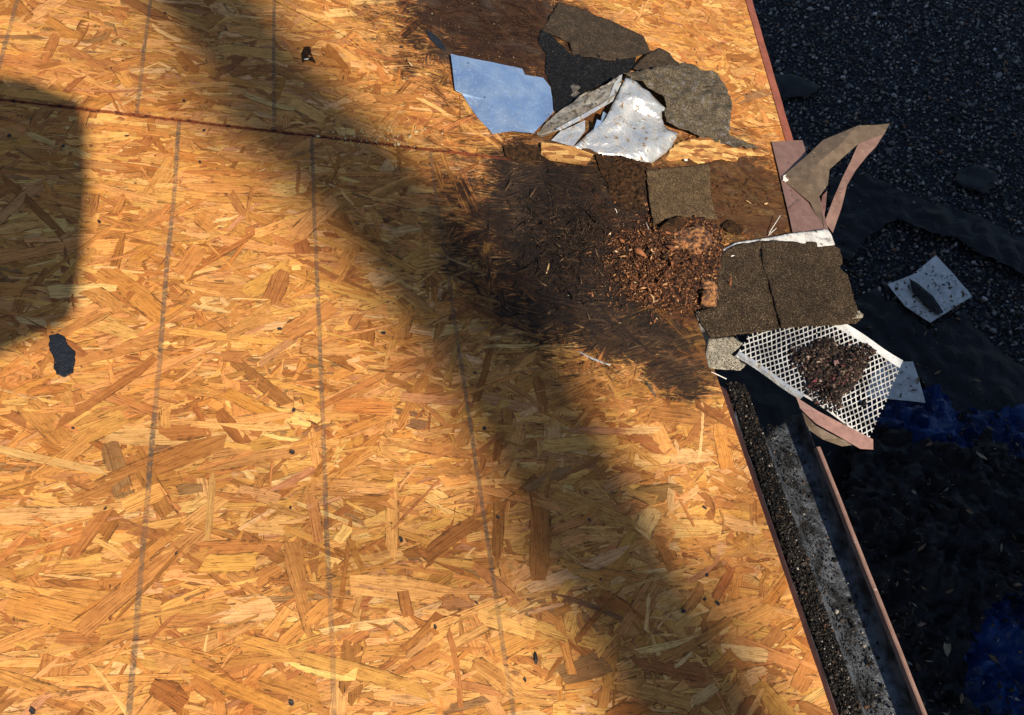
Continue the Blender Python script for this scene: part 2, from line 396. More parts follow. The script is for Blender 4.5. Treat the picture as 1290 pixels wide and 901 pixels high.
M['brown_metal'] = simple('brown coated metal', (.20, .11, .088), (.15, .08, .062), 18, .5, 0, .2, 90, .0006, (.42, .3, .24), 70, .62, .72)
M['olive_metal'] = simple('scuffed brown metal', (.17, .115, .07), (.115, .077, .046), 16, .5, .15, .25, 60, .001, (.4, .29, .18), 55, .6, .72)
M['strip_metal'] = simple('rubbed brown metal', (.27, .155, .115), (.2, .11, .08), 20, .5, 0, .25, 80, .0008, (.4, .3, .24), 60, .6, .72)
M['terracotta'] = simple('terracotta drip edge', (.29, .085, .045), (.22, .06, .034), 14, .55, 0, .3, 150, .0006, (.1, .04, .03), 60, .6, .7)
M['maroon'] = simple('maroon fascia paint', (.06, .017, .012), (.035, .01, .008), 16, .6)
M['pink_metal'] = simple('faded pink-brown metal', (.33, .175, .14), (.24, .125, .10), 24, .5, 0, .2, 80, .0006, (.12, .07, .05), 60, .6, .7)
M['white_metal'] = simple('white coated metal', (.72, .71, .67), (.52, .51, .48), 14, .4, 0, .2, 60, .0012, (.12, .1, .08), 110, .60, .70)
M['mesh_metal'] = simple('dirty white mesh', (.66, .64, .6), (.36, .34, .31), 10, .5, 0, .3, 60, .001, (.10, .08, .06), 60, .56, .68)
M['white_dirty'] = simple('dirty white flashing', (.66, .63, .58), (.45, .42, .38), 22, .5, 0, .3, 60, .001, (.08, .06, .05), 45, .54, .66)
M['gutter_in'] = simple('gutter lining', (.13, .14, .155), (.022, .022, .022), 16, .36, .35, 1, 50, .006, (.10, .095, .09), 75, .60, .72)
M['grit'] = granule('gutter grit', [(0, (.005, .0045, .004)), (.5, (.016, .013, .011)), (.8, (.05, .04, .032)), (.95, (.2, .17, .14))], 330, 1)
M['sealant'] = simple('black sealant', (.006, .007, .01), (.012, .013, .018), 40, .45, 0, .9, 220, .003)
M['nail'] = simple('dark nail', (.012, .009, .008), (.03, .02, .015), 200, .6)
M['bits'] = tinted('loose bits')
M['wood_lit'] = simple('fresh broken wood', (.50, .30, .12), (.62, .42, .2), 22, .8, 0, .8, 90, .002, (.12, .05, .02), 45, .55, .68)
M['wood_rot'] = simple('orange rotten wood', (.42, .18, .055), (.20, .08, .028), 45, .85, 0, 1, 85, .008, (.05, .02, .010), 60, .45, .58)
M['wood_dark'] = simple('wet dark wood', (.055, .026, .011), (.014, .008, .005), 45, .8, 0, 1, 110, .005, (.11, .06, .028), 80, .56, .66, spec=.08)
M['white'] = simple('white sliver', (.72, .68, .6), (.6, .55, .46), 60, .6)
M['black_film'] = simple('black underlay', (.010, .010, .012), (.017, .016, .017), 4, .6, 0, .4, 25, .004, spec=.25)  # also colours the sheet that paints shade below the gutter
M['tarp'] = simple('blue tarp', (.010, .045, .17), (.005, .018, .07), 3, .45, 0, .5, 14, .01, (.006, .006, .008), 4, .55, .66, spec=.3)

# ------------------------------------------------------------------ ground
def ground():
    k = N('dark gravel bed'); P = k.obj()
    n = k.new('ShaderNodeTexVoronoi'); k.put(n.inputs['Vector'], P); n.inputs['Scale'].default_value = 36
    sp = k.new('ShaderNodeSeparateColor'); k.put(sp.inputs[0], n.outputs['Color'])
    col = k.ramp(sp.outputs[0], [(0, (.012, .014, .018)), (.6, (.03, .034, .042)), (1, (.09, .1, .12))])
    col = k.mix(k.step(n.outputs['Distance'], .25, .6), col, (.006, .006, .008))
    k.done(col, .8, 0, k.bump(k.math('SUBTRACT', 1, n.outputs['Distance']), 1, .012), .3)
    o = raw('ground', [(-150, -150, 0), (150, -150, 0), (150, 150, 0), (-150, 150, 0)], [(0, 1, 2, 3)], k.m)
    tag(o, kind='structure')
ground()
# loose gravel: one mass
def gravel():
    n = 40000
    x = rng.uniform(.9, 6.6, n); y = rng.uniform(-1.5, 7.2, n)
    size = rng.lognormal(math.log(.0122), .38, n).clip(.007, .034)
    keep = (x + 0.15 * y > 1.2)
    pos = np.c_[x, y, size * .45][keep]
    o = chunks('gravel', pos, size[keep], M['bits'], (1.1, .8, .55), 'ico', .22, .5,
               palette=[(.05, .046, .042, 4), (.14, .13, .118, 5), (.27, .25, .225, 3), (.46, .435, .40, .7), (.22, .12, .075, .4)])
    tag(o, kind='stuff')
gravel()

# ------------------------------------------------------------------ the house and its roof deck
house = empty('house', mat=ROOT.copy())
tag(house, 'house with bare strand-board roof deck, its eave rotted and broken open on the right', 'house')
def local(name, verts, faces, m, parent=house, smooth=False):      # roof space part of the house
    o = raw(name, verts, faces, m, None, parent, smooth); return o
UE0 = R(999, 178); UE1 = R(947, 0)
def upedge(v): return UE0.x + (UE1.x - UE0.x) * (v - UE0.y) / (UE1.y - UE0.y) - .045
STEP_V = .60                                                        # where the eave steps back
def clip(poly, a, b, c):                                            # keep a*x+b*y<=c
    out = []
    n = len(poly)
    for i in range(n):
        p, q = poly[i], poly[(i + 1) % n]
        dp = a * p[0] + b * p[1] - c; dq = a * q[0] + b * q[1] - c
        if dp <= 0: out.append(p)
        if dp * dq < 0:
            t = dp / (dp - dq); out.append(tuple(p[j] + t * (q[j] - p[j]) for j in range(len(p))))
    return out
PAL = [((.70, .43, .145), 30), ((.64, .37, .115), 26), ((.56, .295, .085), 17), ((.47, .225, .060), 10), ((.34, .145, .038), 4), ((.50, .27, .13), 4), ((.25, .16, .07), 2.2), ((.80, .57, .25), 12)]
ROTS = [(R(735, 300), .36, .27), (R(930, 245), .2, .15), (R(625, 25), .3, .25), (R(780, 230), .3, .16)]
def strands(name, u0, u1, v0, v1, m, planes, n, seed):
    r = random.Random(seed); V = []; F = []; T = []; U = []
    cols = [c for c, _ in PAL]; wt = [x for _, x in PAL]
    for i in range(n):
        cx = r.uniform(u0, u1); cy = r.uniform(v0, v1)
        top = i > n * .885
        L = min(.36, max(.05, r.lognormvariate(math.log(.120), .48))); W = min(.06, max(.004, r.lognormvariate(math.log(.0145), .66)))
        if top: L = min(.36, L * 1.45); W = min(.06, W * 1.6)
        rot_ = max((1 - math.hypot((cx - c.x) / ax_, (cy - c.y) / ay_)) for c, ax_, ay_ in ROTS)
        a = r.gauss(0, .24) if r.random() < .68 else r.uniform(-1.5, 1.5)
        if top: a = r.gauss(0, .85)
        if abs(a) > .7: L *= .75
        a += .06
        ca, sa = math.cos(a), math.sin(a)
        za = r.gauss(0, .0050); zb = r.gauss(0, .016); z0 = r.uniform(-.0008, .0006) + (.0007 if top else 0)
        if top: za *= .5
        if rot_ > 0: kk_ = min(1, rot_ * 2.2); za *= 1 + 3.5 * kk_; zb *= 1 + 4 * kk_; z0 += kk_ * r.uniform(-.001, .004); W *= 1 - .5 * kk_; L *= 1 - .35 * kk_
        bow = r.gauss(0, .006)
        col = r.choices(cols, wt)[0]
        if abs(a) > .4 and r.random() < .62: col = r.choice(cols[2:5])
        col = tuple(.82 * q_ + .18 * m_ for q_, m_ in zip(col, (.60, .34, .11)))
        b = r.uniform(.76, 1.08); col = (col[0] * b * 1.02, col[1] * b * r.uniform(.79, .92), col[2] * b * r.uniform(.66, .92))
        ts = [-.5, -.27, 0, .27, .5]
        pe = [(t * L + (r.uniform(-.13, .02) * L * (1 if t < 0 else -1) * -1 if abs(t) == .5 else r.uniform(-.02, .02) * L), -W / 2 * (r.uniform(.45, 1) if abs(t) == .5 else r.uniform(.85, 1.08)) + bow * (1 - 4 * t * t)) for t in ts]
        po = [(t * L + (r.uniform(-.16, .03) * L * (1 if t < 0 else -1) * -1 if abs(t) == .5 else r.uniform(-.02, .02) * L), W / 2 * (r.uniform(.45, 1) if abs(t) == .5 else r.uniform(.85, 1.08)) + bow * (1 - 4 * t * t)) for t in reversed(ts)]
        if r.random() < .3: po.insert(0, (L * .5 * r.uniform(.8, 1.15), r.uniform(-.3, .3) * W))
        pl = []
        ou, ov = r.uniform(0, 50), r.uniform(0, 50)
        for (x, y) in pe + po: pl.append((cx + ca * x - sa * y, cy + sa * x + ca * y, max(-.0016, z0 + za * x + zb * y), x + ou, y + ov, (y - bow * (1 - 4 * (x / L) ** 2)) / W))
        for (aa, bb, cc, cond) in planes:
            if cond is None or cond(cx, cy): pl = clip(pl, aa, bb, cc)
            if len(pl) < 3: break
        if len(pl) < 3: continue
        k = len(V); V += [p[:3] for p in pl]; U += [(p[3], p[4], p[5]) for p in pl]; T += [(*col, 1)] * len(pl); F.append(tuple(range(k, k + len(pl))))
    o = local(name, V, F, m)
    at = o.data.color_attributes.new('tint', 'FLOAT_COLOR', 'POINT'); at.data.foreach_set('color', np.array(T, np.float32).ravel())
    at = o.data.attributes.new('grain', 'FLOAT_VECTOR', 'POINT'); at.data.foreach_set('vector', np.array(U, np.float32).ravel())
    return o
def slab(bm, poly, h0, h1):
    a = [bm.verts.new((x, y, h1)) for x, y in poly]; b = [bm.verts.new((x, y, h0)) for x, y in poly]
    bm.faces.new(a); bm.faces.new(b[::-1])
    n = len(poly)
    for i in range(n): bm.faces.new((a[i], b[i], b[(i + 1) % n], a[(i + 1) % n]))
def ragged_line(p, q, n, amp, seed):
    r = random.Random(seed); out = []
    for i in range(n + 1):
        t = i / n; out.append((p[0] + (q[0] - p[0]) * t + (r.uniform(-amp, amp) if 0 < i < n else 0), p[1] + (q[1] - p[1]) * t + (r.uniform(-amp, amp) if 0 < i < n else 0)))
    return out
CE = (R(1012, 200).x - R(1018, 300).x) / (R(1012, 200).y - R(1018, 300).y)
low = strands('roof_sheathing', -2.75, .8, -1.3, SEAM, M['osb_low'],
              [(0, 1, SEAM - .0022, None), (1, 0, 0.0, lambda x, y: y < STEP_V), (0, -1, -STEP_V, lambda x, y: y >= STEP_V and x > 0), (1, -CE, R(1012, 200).x - CE * R(1012, 200).y, lambda x, y: x > 0)], 25000, 1)
low['label'] = 'lower strand-board sheet with grey guide lines and a black rotten patch'
edge_u = (-upedge(0) + upedge(1))
up = strands('roof_sheathing', -2.75, 1.05, SEAM, 2.75, M['osb_up'],
             [(0, -1, -(SEAM + .0022), None), (1, -edge_u, upedge(0), None)], 19000, 2)
up['label'] = 'upper strand-board sheet above the orange joint line'
bm = bmesh.new(); slab(bm, [(-4.5, -2.2), (-.001, -2.2), (-.001, STEP_V), (R(1014, 300).x, STEP_V), (R(1005, 250).x, SEAM - .003), (-4.5, SEAM - .003)], -.0135, -.0012)
o = bobj('sheathing_core', bm, M['osb_core'], low)
bm = bmesh.new(); slab(bm, [(-4.5, SEAM + .003), (upedge(SEAM) - .002, SEAM + .003), (upedge(4.2) - .002, 4.2), (-4.5, 4.2)], -.0135, -.0012)
o = bobj('sheathing_core', bm, M['osb_core'], up)
# nails driven through the boards
nails = [(208, 17), (285, 38), (155, 77), (140, 87), (232, 128), (160, 172), (276, 132), (257, 165), (252, 205), (12, 172), (80, 185), (125, 280), (92, 540), (70, 458),
         (352, 415), (483, 420), (370, 517), (368, 570), (598, 470), (610, 540), (606, 444), (133, 641), (222, 698), (366, 640), (41, 896), (367, 886), (505, 680), (627, 652), (600, 760),
         (661, 857), (756, 730), (742, 655), (887, 640), (887, 755), (903, 760), (548, 790), (890, 725), (460, 195), (530, 205), (421, 152), (860, 770), (975, 150), (940, 120), (922, 75), (965, 122), (960, 60), (505, 60)]
nm = None
for i, (x, y) in enumerate(nails):
    p = R(x, y)
    if nm is None:
        vs = []
        for j in range(14):
            a = j * 2 * math.pi / 14; rr_ = .0042 * (1 + .5 * (random.random() - .4)); vs.append((rr_ * math.cos(a), rr_ * math.sin(a) * .85, .0004))
        vs += [(v[0] * .55, v[1] * .55, -.0003) for v in vs]
        n = 14; fs = [(j, (j + 1) % n, n + (j + 1) % n, n + j) for j in range(n)] + [tuple(range(2 * n - 1, n - 1, -1))[::-1]]
        o = raw('nail_head', vs, fs, M['nail'], None, house); nm = o
    else:
        o = nm.copy(); C.objects.link(o); o.parent = house
    o.location = (p.x, p.y, .0042); o.rotation_euler = (0, 0, random.uniform(0, 6)); s = random.uniform(.9, 2.0); o.scale = (s, s * random.uniform(.6, 1), 1)
# upper drip edge (terracotta) + fascia + walls
def strip(name, pts, m, parent=house, thick=.0015, smooth=False):   # swept profile rows
    vs = []; fs = []; k = len(pts[0])
    for row in pts: vs += row
    for i in range(len(pts) - 1):
        for j in range(k - 1): fs.append((i * k + j, i * k + j + 1, (i + 1) * k + j + 1, (i + 1) * k + j))
    o = local(name, vs, fs, m, parent, smooth); solid(o, thick, 0); return o
rows = []
for i in range(30):
    v = UE0.y - .02 + (3.4 - UE0.y) * i / 29; e = upedge(v); w_ = .0012 * math.sin(i * 1.7)
    rows.append([(e + .001, v, -.02), (e + .002, v, .0035), (e + .010 + w_, v, .0045), (e + .046 + w_, v, .001), (e + .05 + w_, v, -.055), (e + .045, v, -.062)])
o = strip('drip_edge', rows, M['terracotta']); o['label'] = 'terracotta metal edge trim along the upper board'
bm = bmesh.new(); slab(bm, [(upedge(.62) - .05, .62), (upedge(.62), .62), (upedge(4.2), 4.2), (upedge(4.2) - .05, 4.2)], -.19, -.0145)
bobj('fascia_board', bm, M['maroon'], house)
bm = bmesh.new(); slab(bm, [(-.032, -2.2), (-.006, -2.2), (-.006, STEP_V + .02), (-.032, STEP_V + .02)], -.20, -.0145)
bobj('fascia_board', bm, M['maroon'], house)
k = N('house wall siding'); P = k.obj(); sx = k.new('ShaderNodeSeparateXYZ'); k.put(sx.inputs[0], P)
fr = k.math('FRACT', k.math('MULTIPLY', sx.outputs[2], 6.0))
M['siding'] = k.done(k.mix(k.step(fr, .03, .08), (.08, .07, .06), k.mix(k.noise(P, 5, 4), (.36, .33, .29), (.28, .26, .23))), .8, 0, k.bump(fr, .6, .01))
bm = bmesh.new(); box(bm, -4.2, -.35, -2.1, STEP_V + .2, 0, 2.78)
wl = bobj('wall', bm, M['siding'], None); wl.parent = house; wl.matrix_parent_inverse = ROOT.inverted()
bm = bmesh.new(); box(bm, -4.19, .55, STEP_V + .2, 4.1, 0, 2.5)
wl2 = bobj('wall', bm, M['siding'], None); wl2.parent = house; wl2.matrix_parent_inverse = ROOT.inverted()
bm = bmesh.new()
for v in np.arange(-1.9, 4.0, .406):
    e = -.04 if v < STEP_V else upedge(v) - .06
    box(bm, -4.2, e, v, v + .038, -.16, -.0145)
    # one piece per bay would never be seen from above
bobj('rafters', bm, M['rafter'], house)

# ------------------------------------------------------------------ gutter (part of the house)
gut = empty('gutter'); gut.parent = house; gut['label'] = 'long trough filled with black grit, torn open at its upper end'
def pu(x, h): return R(x, 901, h).x
prof = [(pu(1056, -.04), -.04), (pu(1057, -.07), -.07), (pu(1059, -.085), -.085), (pu(1066, -.09), -.09), (pu(1088, -.092), -.092), (pu(1093, -.11), -.11), (pu(1100, -.13), -.13), (pu(1112, -.138), -.138), (pu(1128, -.134), -.134), (pu(1144, -.115), -.115), (pu(1155, -.08), -.08), (pu(1161, -.05), -.05)]
GT = R(945, 515).y
def gw(v): return .0007 * math.sin(v * 13) + .0003 * math.sin(v * 41)
rows = []
for i in range(90):
    t = i / 89; v = GT - 2.1 * t; k_ = max(0, 1 - t * 22)
    rows.append([(u + gw(v), v + .035 * math.sin(j * .9) * k_, h + .0004 * math.sin(i * 1.1 + j) * (j < 9) + k_ * .012 * math.sin(j * .8)) for j, (u, h) in enumerate(prof)])
strip('trough', rows, M['gutter_in'], gut, .0012, True)
rows = []
for i in range(90):
    v = R(1026, 556).y - 2.1 * i / 89; dd = 0
    rows.append([(u + gw(v) - dd, v, h - dd) for u, h in ((pu(1161, -.05) + a_, b_) for a_, b_ in ((-.001, -.058), (0, -.044), (.003, -.041), (.013, -.042), (.016, -.05), (.020, -.056), (.034, -.088), (.040, -.12)))])
strip('front_lip', rows, M['strip_metal'], gut, .0012)
SED = ((1057, -.07), (1060, -.066), (1066, -.068), (1073, -.069), (1080, -.073), (1085, -.082), (1088, -.095), (1090, -.108))
# sediment bed against the back wall, then loose grit
rows = []
for i in range(260):
    v = R(912, 478).y - 1.6 * i / 259
    rows.append([(u + gw(v) + .004 * noise.noise(Vector((v * 30, u * 90, 0))), v, h + .012 * noise.noise(Vector((v * 30, u * 40, 1))) + .004 * noise.noise(Vector((v * 160, u * 160, 1)))) for u, h in
                 [(pu(x_, h_), h_) for x_, h_ in SED]])
o = strip('sediment', rows, M['grit'], gut, .001, False)
n = 30000; t = rng.uniform(0, 1, n); v = R(920, 470).y - 1.35 * t
uu = np.where(rng.uniform(size=n) < .66, rng.uniform(pu(1058, -.07), pu(1087, -.08), n), rng.uniform(pu(1091, -.1), pu(1155, -.1), n))
gx = [pu(x_, h_) for x_, h_ in ((1057, -.066), (1066, -.064), (1080, -.068), (1087, -.076), (1092, -.094), (1100, -.108), (1112, -.122), (1128, -.131), (1144, -.112), (1155, -.077))]
hh = np.interp(uu, gx, [-.066, -.064, -.068, -.076, -.094, -.108, -.122, -.131, -.112, -.077])
keep = ((uu < pu(1087, -.08)) & (np.array([noise.noise(Vector((a_ * 14, b_ * 40, 2))) for a_, b_ in zip(v, uu)]) + .35 > rng.uniform(-.3, .7, n))) | (rng.uniform(size=n) < np.interp(uu, [gx[3], gx[4], gx[5], gx[6], gx[8]], [.6, .16, .5, .3, .08]))
keep &= ~((v > GT) & (uu > pu(1090, -.08)))
pos = np.c_[uu, v, hh + rng.uniform(-.001, .009, n) * (uu < gx[3])][keep]
o = chunks('grit', pos, rng.lognormal(math.log(.0024), .5, len(pos)).clip(.001, .010), M['bits'], (1, .9, .7), 'oct', .3, 0,
           palette=[(.006, .005, .0045, 8), (.018, .015, .012, 5), (.06, .048, .038, 2), (.30, .26, .22, .5), (.09, .045, .022, .6)], mat=ROOT)
o.parent = gut; o.matrix_parent_inverse = ROOT.inverted(); o['kind'] = 'stuff'
facets('torn_flap', [(945, 515, -.035), (958, 521, -.05), (972, 521, -.055), (990, 511, -.034), (1001, 518, -.036), (1008, 545, -.06), (1012, 600, -.085), (985, 610, -.10), (962, 565, -.08), (952, 540, -.06)],
       [(0, 1, 9), (1, 2, 8, 9), (2, 3, 4, 5), (2, 5, 6, 7, 8)], M['gutter_in'], .001, gut, 3, .005, 3, True)
rows = []
for i in range(90):
    v = R(906, 482).y - 2.0 * i / 89
    rows.append([(u + .4 * gw(v), v, h) for u, h in ((.0015, -.02), (.002, -.0135), (.010, -.0145), (pu(1053, -.03), -.03), (pu(1056.5, -.045), -.045), (pu(1057, -.07), -.07))])
strip('back_flange', rows, M['maroon'], gut, .001)

# ------------------------------------------------------------------ rotted hole debris
def crumbs(name, area, n, s, pal, label, cat, hmax=.02, shape=(1, .5, .22), kind='stuff', seed=0, sig=.32):
    cx, cy, rx, ry = area; P_ = []
    for i in range(n):
        a = random.gauss(0, sig * 1.6); b = random.gauss(0, sig * 1.6)
        d = math.hypot(a, b); 
        if d > 1.5: continue
        p = R(cx + a * rx, cy + b * ry); P_.append((p.x, p.y, .002 + hmax * max(0, 1 - d / 1.2) * random.random()))
    o = chunks(name, P_, rng.lognormal(math.log(s), .5, len(P_)).clip(s * .4, s * 3.5), M['bits'], shape, 'oct', .35, .3, palette=pal, mat=ROOT)
    tag(o, label, cat, None, kind); return o
crumbs('rotten_wood_crumbs', (838, 328, 80, 60), 5200, .0038, [(.25, .10, .038, 4), (.13, .05, .022, 6), (.045, .02, .010, 6), (.42, .2, .085, 1.4), (.6, .4, .24, .5)],
       'reddish brown rotten wood crumbs heaped left of the two-tab shingle', 'wood crumbs', .036, (1.3, .5, .25))
crumbs('rotten_wood_flakes', (843, 330, 62, 50), 650, .0105, [(.27, .10, .038, 4), (.13, .05, .022, 6), (.045, .02, .010, 6), (.48, .24, .10, 1.2)],
       'larger reddish shreds of rotten wood on top of the crumb heap', 'wood flakes', .05, (1.4, .45, .14))
crumbs('wood_grit', (755, 290, 100, 85), 2600, .0024, [(.04, .022, .012, 6), (.012, .008, .006, 7), (.10, .055, .028, 2), (.35, .22, .12, .12)],
       'fine dark grit spread over the black rotten patch', 'grit', .006, (1, .7, .5))
crumbs('board_grit', (600, 45, 90, 60), 800, .0022, [(.05, .03, .018, 6), (.16, .11, .07, 2), (.4, .3, .2, .5)],
       'fine dirt on the stained board above the blue-faced metal sheet', 'grit', .003, (1, .7, .4))
crumbs('wood_fibres', (715, 310, 85, 90), 700, .011, [(.035, .019, .010, 6), (.010, .007, .005, 6), (.10, .056, .028, 2.5), (.2, .12, .06, .6)],
       'thin dark fibres peeling from the black rotten patch', 'wood fibres', .006, (1.8, .14, .10))
# matted heap under the crumbs
M['crumb_bed'] = granule('matted rotten pulp', [(0, (.012, .006, .004)), (.35, (.042, .018, .009)), (.65, (.11, .042, .017)), (.87, (.25, .10, .034)), (.97, (.48, .25, .11))], 210, 1)
o = sheet('rotten_wood_heap', [(770, 300), (790, 285), (820, 290), (845, 275), (880, 272), (905, 285), (912, 310), (905, 340), (900, 372), (888, 392), (862, 388), (838, 392), (812, 376), (792, 378), (775, 350), (782, 325)],
          [(770, 300, .001), (845, 275, .006), (912, 310, .010), (888, 392, .003), (812, 376, .002), (775, 350, .001), (850, 320, .030), (875, 345, .030), (830, 350, .018), (885, 300, .028)], M['crumb_bed'], .004, .006, .014, 55, .012, seed=81)
tag(o, 'matted reddish brown heap of rotten wood against the left edge of the two-tab shingle', 'wood heap')
# curled chips one can tell apart
def curl(name, x, y, ang, L, W, m, label, cat, bend=.6, h=.008, taper=.5, tilt=.2):
    vs = []; fs = []; n = 9
    c = R(x, y, h)
    for i in range(n):
        t = i / (n - 1) - .5; wd = W * (1 - taper * abs(2 * t) ** 1.5) / 2
        for s_ in (-1, 1):
            px = t * L; py = s_ * wd + bend * L * (t * t - .12); pz = tilt * px + .25 * bend * L * (.25 - t * t) + s_ * wd * .3
            vs.append(Vector((c.x + px * math.cos(ang) - py * math.sin(ang), c.y + px * math.sin(ang) + py * math.cos(ang), max(.002, h + pz))))
    for i in range(n - 1): fs.append((2 * i, 2 * i + 2, 2 * i + 3, 2 * i + 1))
    o = placed(name, vs, fs, m, smooth=True); solid(o, .0012, 0); tag(o, label, cat); return o
curl('curled_wood_chip', 822, 375, 1.9, .034, .010, M['wood_lit'], 'pale curved wood chip at the lower side of the rot crumbs', 'wood chip', .8)
curl('wood_chip', 776, 265, 1.9, .02, .004, M['white'], 'tiny white chip on the dark rot left of the square shingle', 'wood chip', .5)
curl('wood_chip', 943, 254, 2.7, .026, .009, M['wood_lit'], 'orange wood chip, left one of two on the grey-brown board right of the square shingle', 'wood chip', .3)
curl('wood_chip', 965, 256, .2, .017, .008, M['wood_lit'], 'small orange wood chip, right one of two on the grey-brown board', 'wood chip', .3)
curl('wood_chip', 857, 378, 1.2, .03, .016, M['wood_lit'], 'broad pale chip in front of the orange rotten chunk', 'wood chip', .4)
curl('wood_chip', 742, 318, .3, .02, .006, M['wood_rot'], 'small reddish chip on the black rotten patch', 'wood chip', .5)
curl('wood_chip', 690, 338, 1.2, .045, .006, M['wood_lit'], 'thin splinter lying on the black rotten patch, far left', 'wood chip', .1, .004)
o = crumbs('resin_lumps', (470, 172, 70, 18), 160, .0035, [(.7, .55, .3, 3), (.55, .35, .14, 2)], 'pale resin lumps squeezed along the joint line', 'resin', .002, (1.5, .8, .25))
# orange rotten chunk and a curled slab of wood
def lump(name, outline, top, m, label, cat, seed=0, amp=.006, step=.007, ns=60):
    cx = sum(p[0] for p in outline) / len(outline); cy = sum(p[1] for p in outline) / len(outline)
    ctrl = [(x, y, .001) for x, y in outline] + [(cx, cy, top)] + [(cx * .5 + x * .5, cy * .5 + y * .5, top * .8) for x, y in outline[::2]]
    o = sheet(name, outline, ctrl, m, .004, step, amp, ns, .004, seed=seed); tag(o, label, cat); return o
lump('rotten_wood_chunk', [(884, 345), (897, 338), (905, 350), (908, 372), (906, 388), (893, 392), (880, 385), (876, 365)], .050, M['wood_rot'],
     'bright orange rotten wood chunk against the left edge of the two-tab shingle', 'wood chunk', 3, .010)
lump('rotten_wood_chunk', [(838, 300), (858, 282), (885, 275), (905, 285), (908, 300), (895, 318), (880, 330), (862, 325), (845, 318)], .052, M['wood_rot'],
     'brown and orange rotten wood chunk just below the square shingle', 'wood chunk', 5, .012)
o = sheet('curled_bark', [(818, 308), (826, 292), (842, 276), (857, 271), (866, 277), (858, 290), (842, 304), (826, 312)],
          [(818, 308, .004), (842, 276, .035), (857, 271, .03), (866, 277, .014), (842, 304, .006), (826, 312, .002)], M['wood_dark'], .003, .006, .003, 60, .002, seed=4)
tag(o, 'dark curled slab of bark-like wood leaning under the corner of the square shingle', 'bark')

# ------------------------------------------------------------------ shingles and felt
def sh(name, outline, ctrl, m, label, cat, **k):
    o = sheet(name, outline, ctrl, m, **k); tag(o, label, cat); return o
sh('shingle', [(814, 214), (850, 210), (894, 206), (896, 249), (904, 276), (880, 274), (852, 272), (836, 277), (823, 282), (818, 250)],
   [(814, 214, .016), (894, 206, .010), (904, 276, .008), (823, 282, .016), (855, 240, .013)], M['shingle_light'],
   'square tan-brown shingle tab lying alone in the middle of the rotten area', 'shingle', thick=.005, step=.009, rough=.005, ragged=.003, seed=11, nscale=22)
big = empty('shingle', mat=ROOT @ Matrix.Translation(R(980, 360, .02)))
tag(big, 'large two-tab brown shingle hanging over the broken eave above the white mesh', 'shingle')
c1 = [(905, 320, .014), (1055, 310, .020), (1083, 402, .03), (895, 424, .022), (980, 365, .026), (956, 327, .02), (979, 410, .027), (880, 393, .016)]
sheet('left_tab', [(912, 316), (928, 307), (960, 303), (955, 327), (964, 365), (975, 410), (976, 415), (940, 419), (895, 425), (886, 410), (878, 394), (900, 384), (905, 365), (901, 342)],
      c1, M['shingle'], .0055, .010, .007, 16, .0035, parent=big, seed=12).name = 'tab'
sheet('right_tab', [(960, 303), (1005, 303), (1048, 306), (1059, 313), (1061, 332), (1055, 336), (1068, 345), (1076, 375), (1080, 398), (1068, 404), (1020, 409), (986, 413), (984, 411), (972, 367), (960, 327)],
      c1, M['shingle'], .0055, .010, .007, 16, .0035, parent=big, seed=13).name = 'tab'
sheet('underlayer', [(895, 330), (1050, 312), (1062, 345), (1085, 400), (1079, 407), (1000, 410), (890, 421), (884, 395)], [(x, y, h - .006) for x, y, h in c1], M['shingle'], .006, .012, .006, 18, .007, parent=big, seed=14).name = 'under_layer'
lump('shingle_crumb', [(1066, 400), (1078, 396), (1084, 401), (1083, 405), (1070, 407)], .006, M['shingle_pale'], 'pale crumb at the lower right corner of the two-tab shingle', 'crumb', 8, .003, .004).location.z += .028
sh('flashing_strip', [(903, 318), (927, 305), (960, 300), (1000, 293), (1042, 288), (1048, 297), (1052, 308), (1020, 312), (960, 312), (925, 322), (908, 326)],
   [(903, 318, .008), (927, 305, .014), (1000, 293, .022), (1042, 288, .024), (1051, 307, .022), (960, 312, .012), (1000, 312, .014)], M['white_dirty'],
   'chalky white flashing strip along the top edge of the two-tab shingle', 'flashing', thick=.0012, step=.010, rough=.003, ragged=.001, seed=15)
sh('shingle_scrap', [(893, 426), (924, 424), (936, 433), (921, 446), (940, 459), (933, 466), (915, 465), (893, 463), (889, 445)],
   [(893, 426, .006), (924, 424, .010), (921, 446, .006), (940, 459, -.004), (893, 463, .002)], M['shingle_pale'],
   'sandy grey shingle scrap showing below the two-tab shingle at the board edge', 'shingle scrap', thick=.004, step=.008, rough=.003, nscale=60, ragged=.0015, seed=16)
sh('shingle_scrap', [(680, 38), (694, 43), (706, 56), (721, 68), (760, 70), (800, 69), (802, 82), (786, 94), (767, 103), (739, 115), (720, 130), (702, 148), (695, 131), (695, 110), (687, 88), (688, 66), (678, 53)],
   [(680, 38, .006), (720, 68, .008), (800, 70, .012), (767, 103, .006), (700, 145, .003), (688, 88, .006), (740, 90, .004)], M['shingle_black'],
   'black granule-coated shingle scrap between the blue-faced sheet and the brown felt', 'shingle scrap', thick=.005, step=.009, rough=.012, nscale=26, ragged=.006, seed=17)
sh('felt_scrap', [(705, 2), (740, 14), (784, 33), (810, 46), (820, 64), (803, 71), (770, 74), (738, 72), (722, 66), (716, 52), (700, 44), (683, 37), (694, 18)],
   [(705, 2, .014), (784, 33, .018), (820, 64, .024), (770, 74, .016), (716, 52, .010), (683, 37, .008), (750, 40, .018)], M['felt_brown'],
   'brown pointed felt scrap at the top edge above the black shingle scrap', 'felt scrap', thick=.004, step=.010, rough=.011, nscale=17, ragged=.003, seed=18)
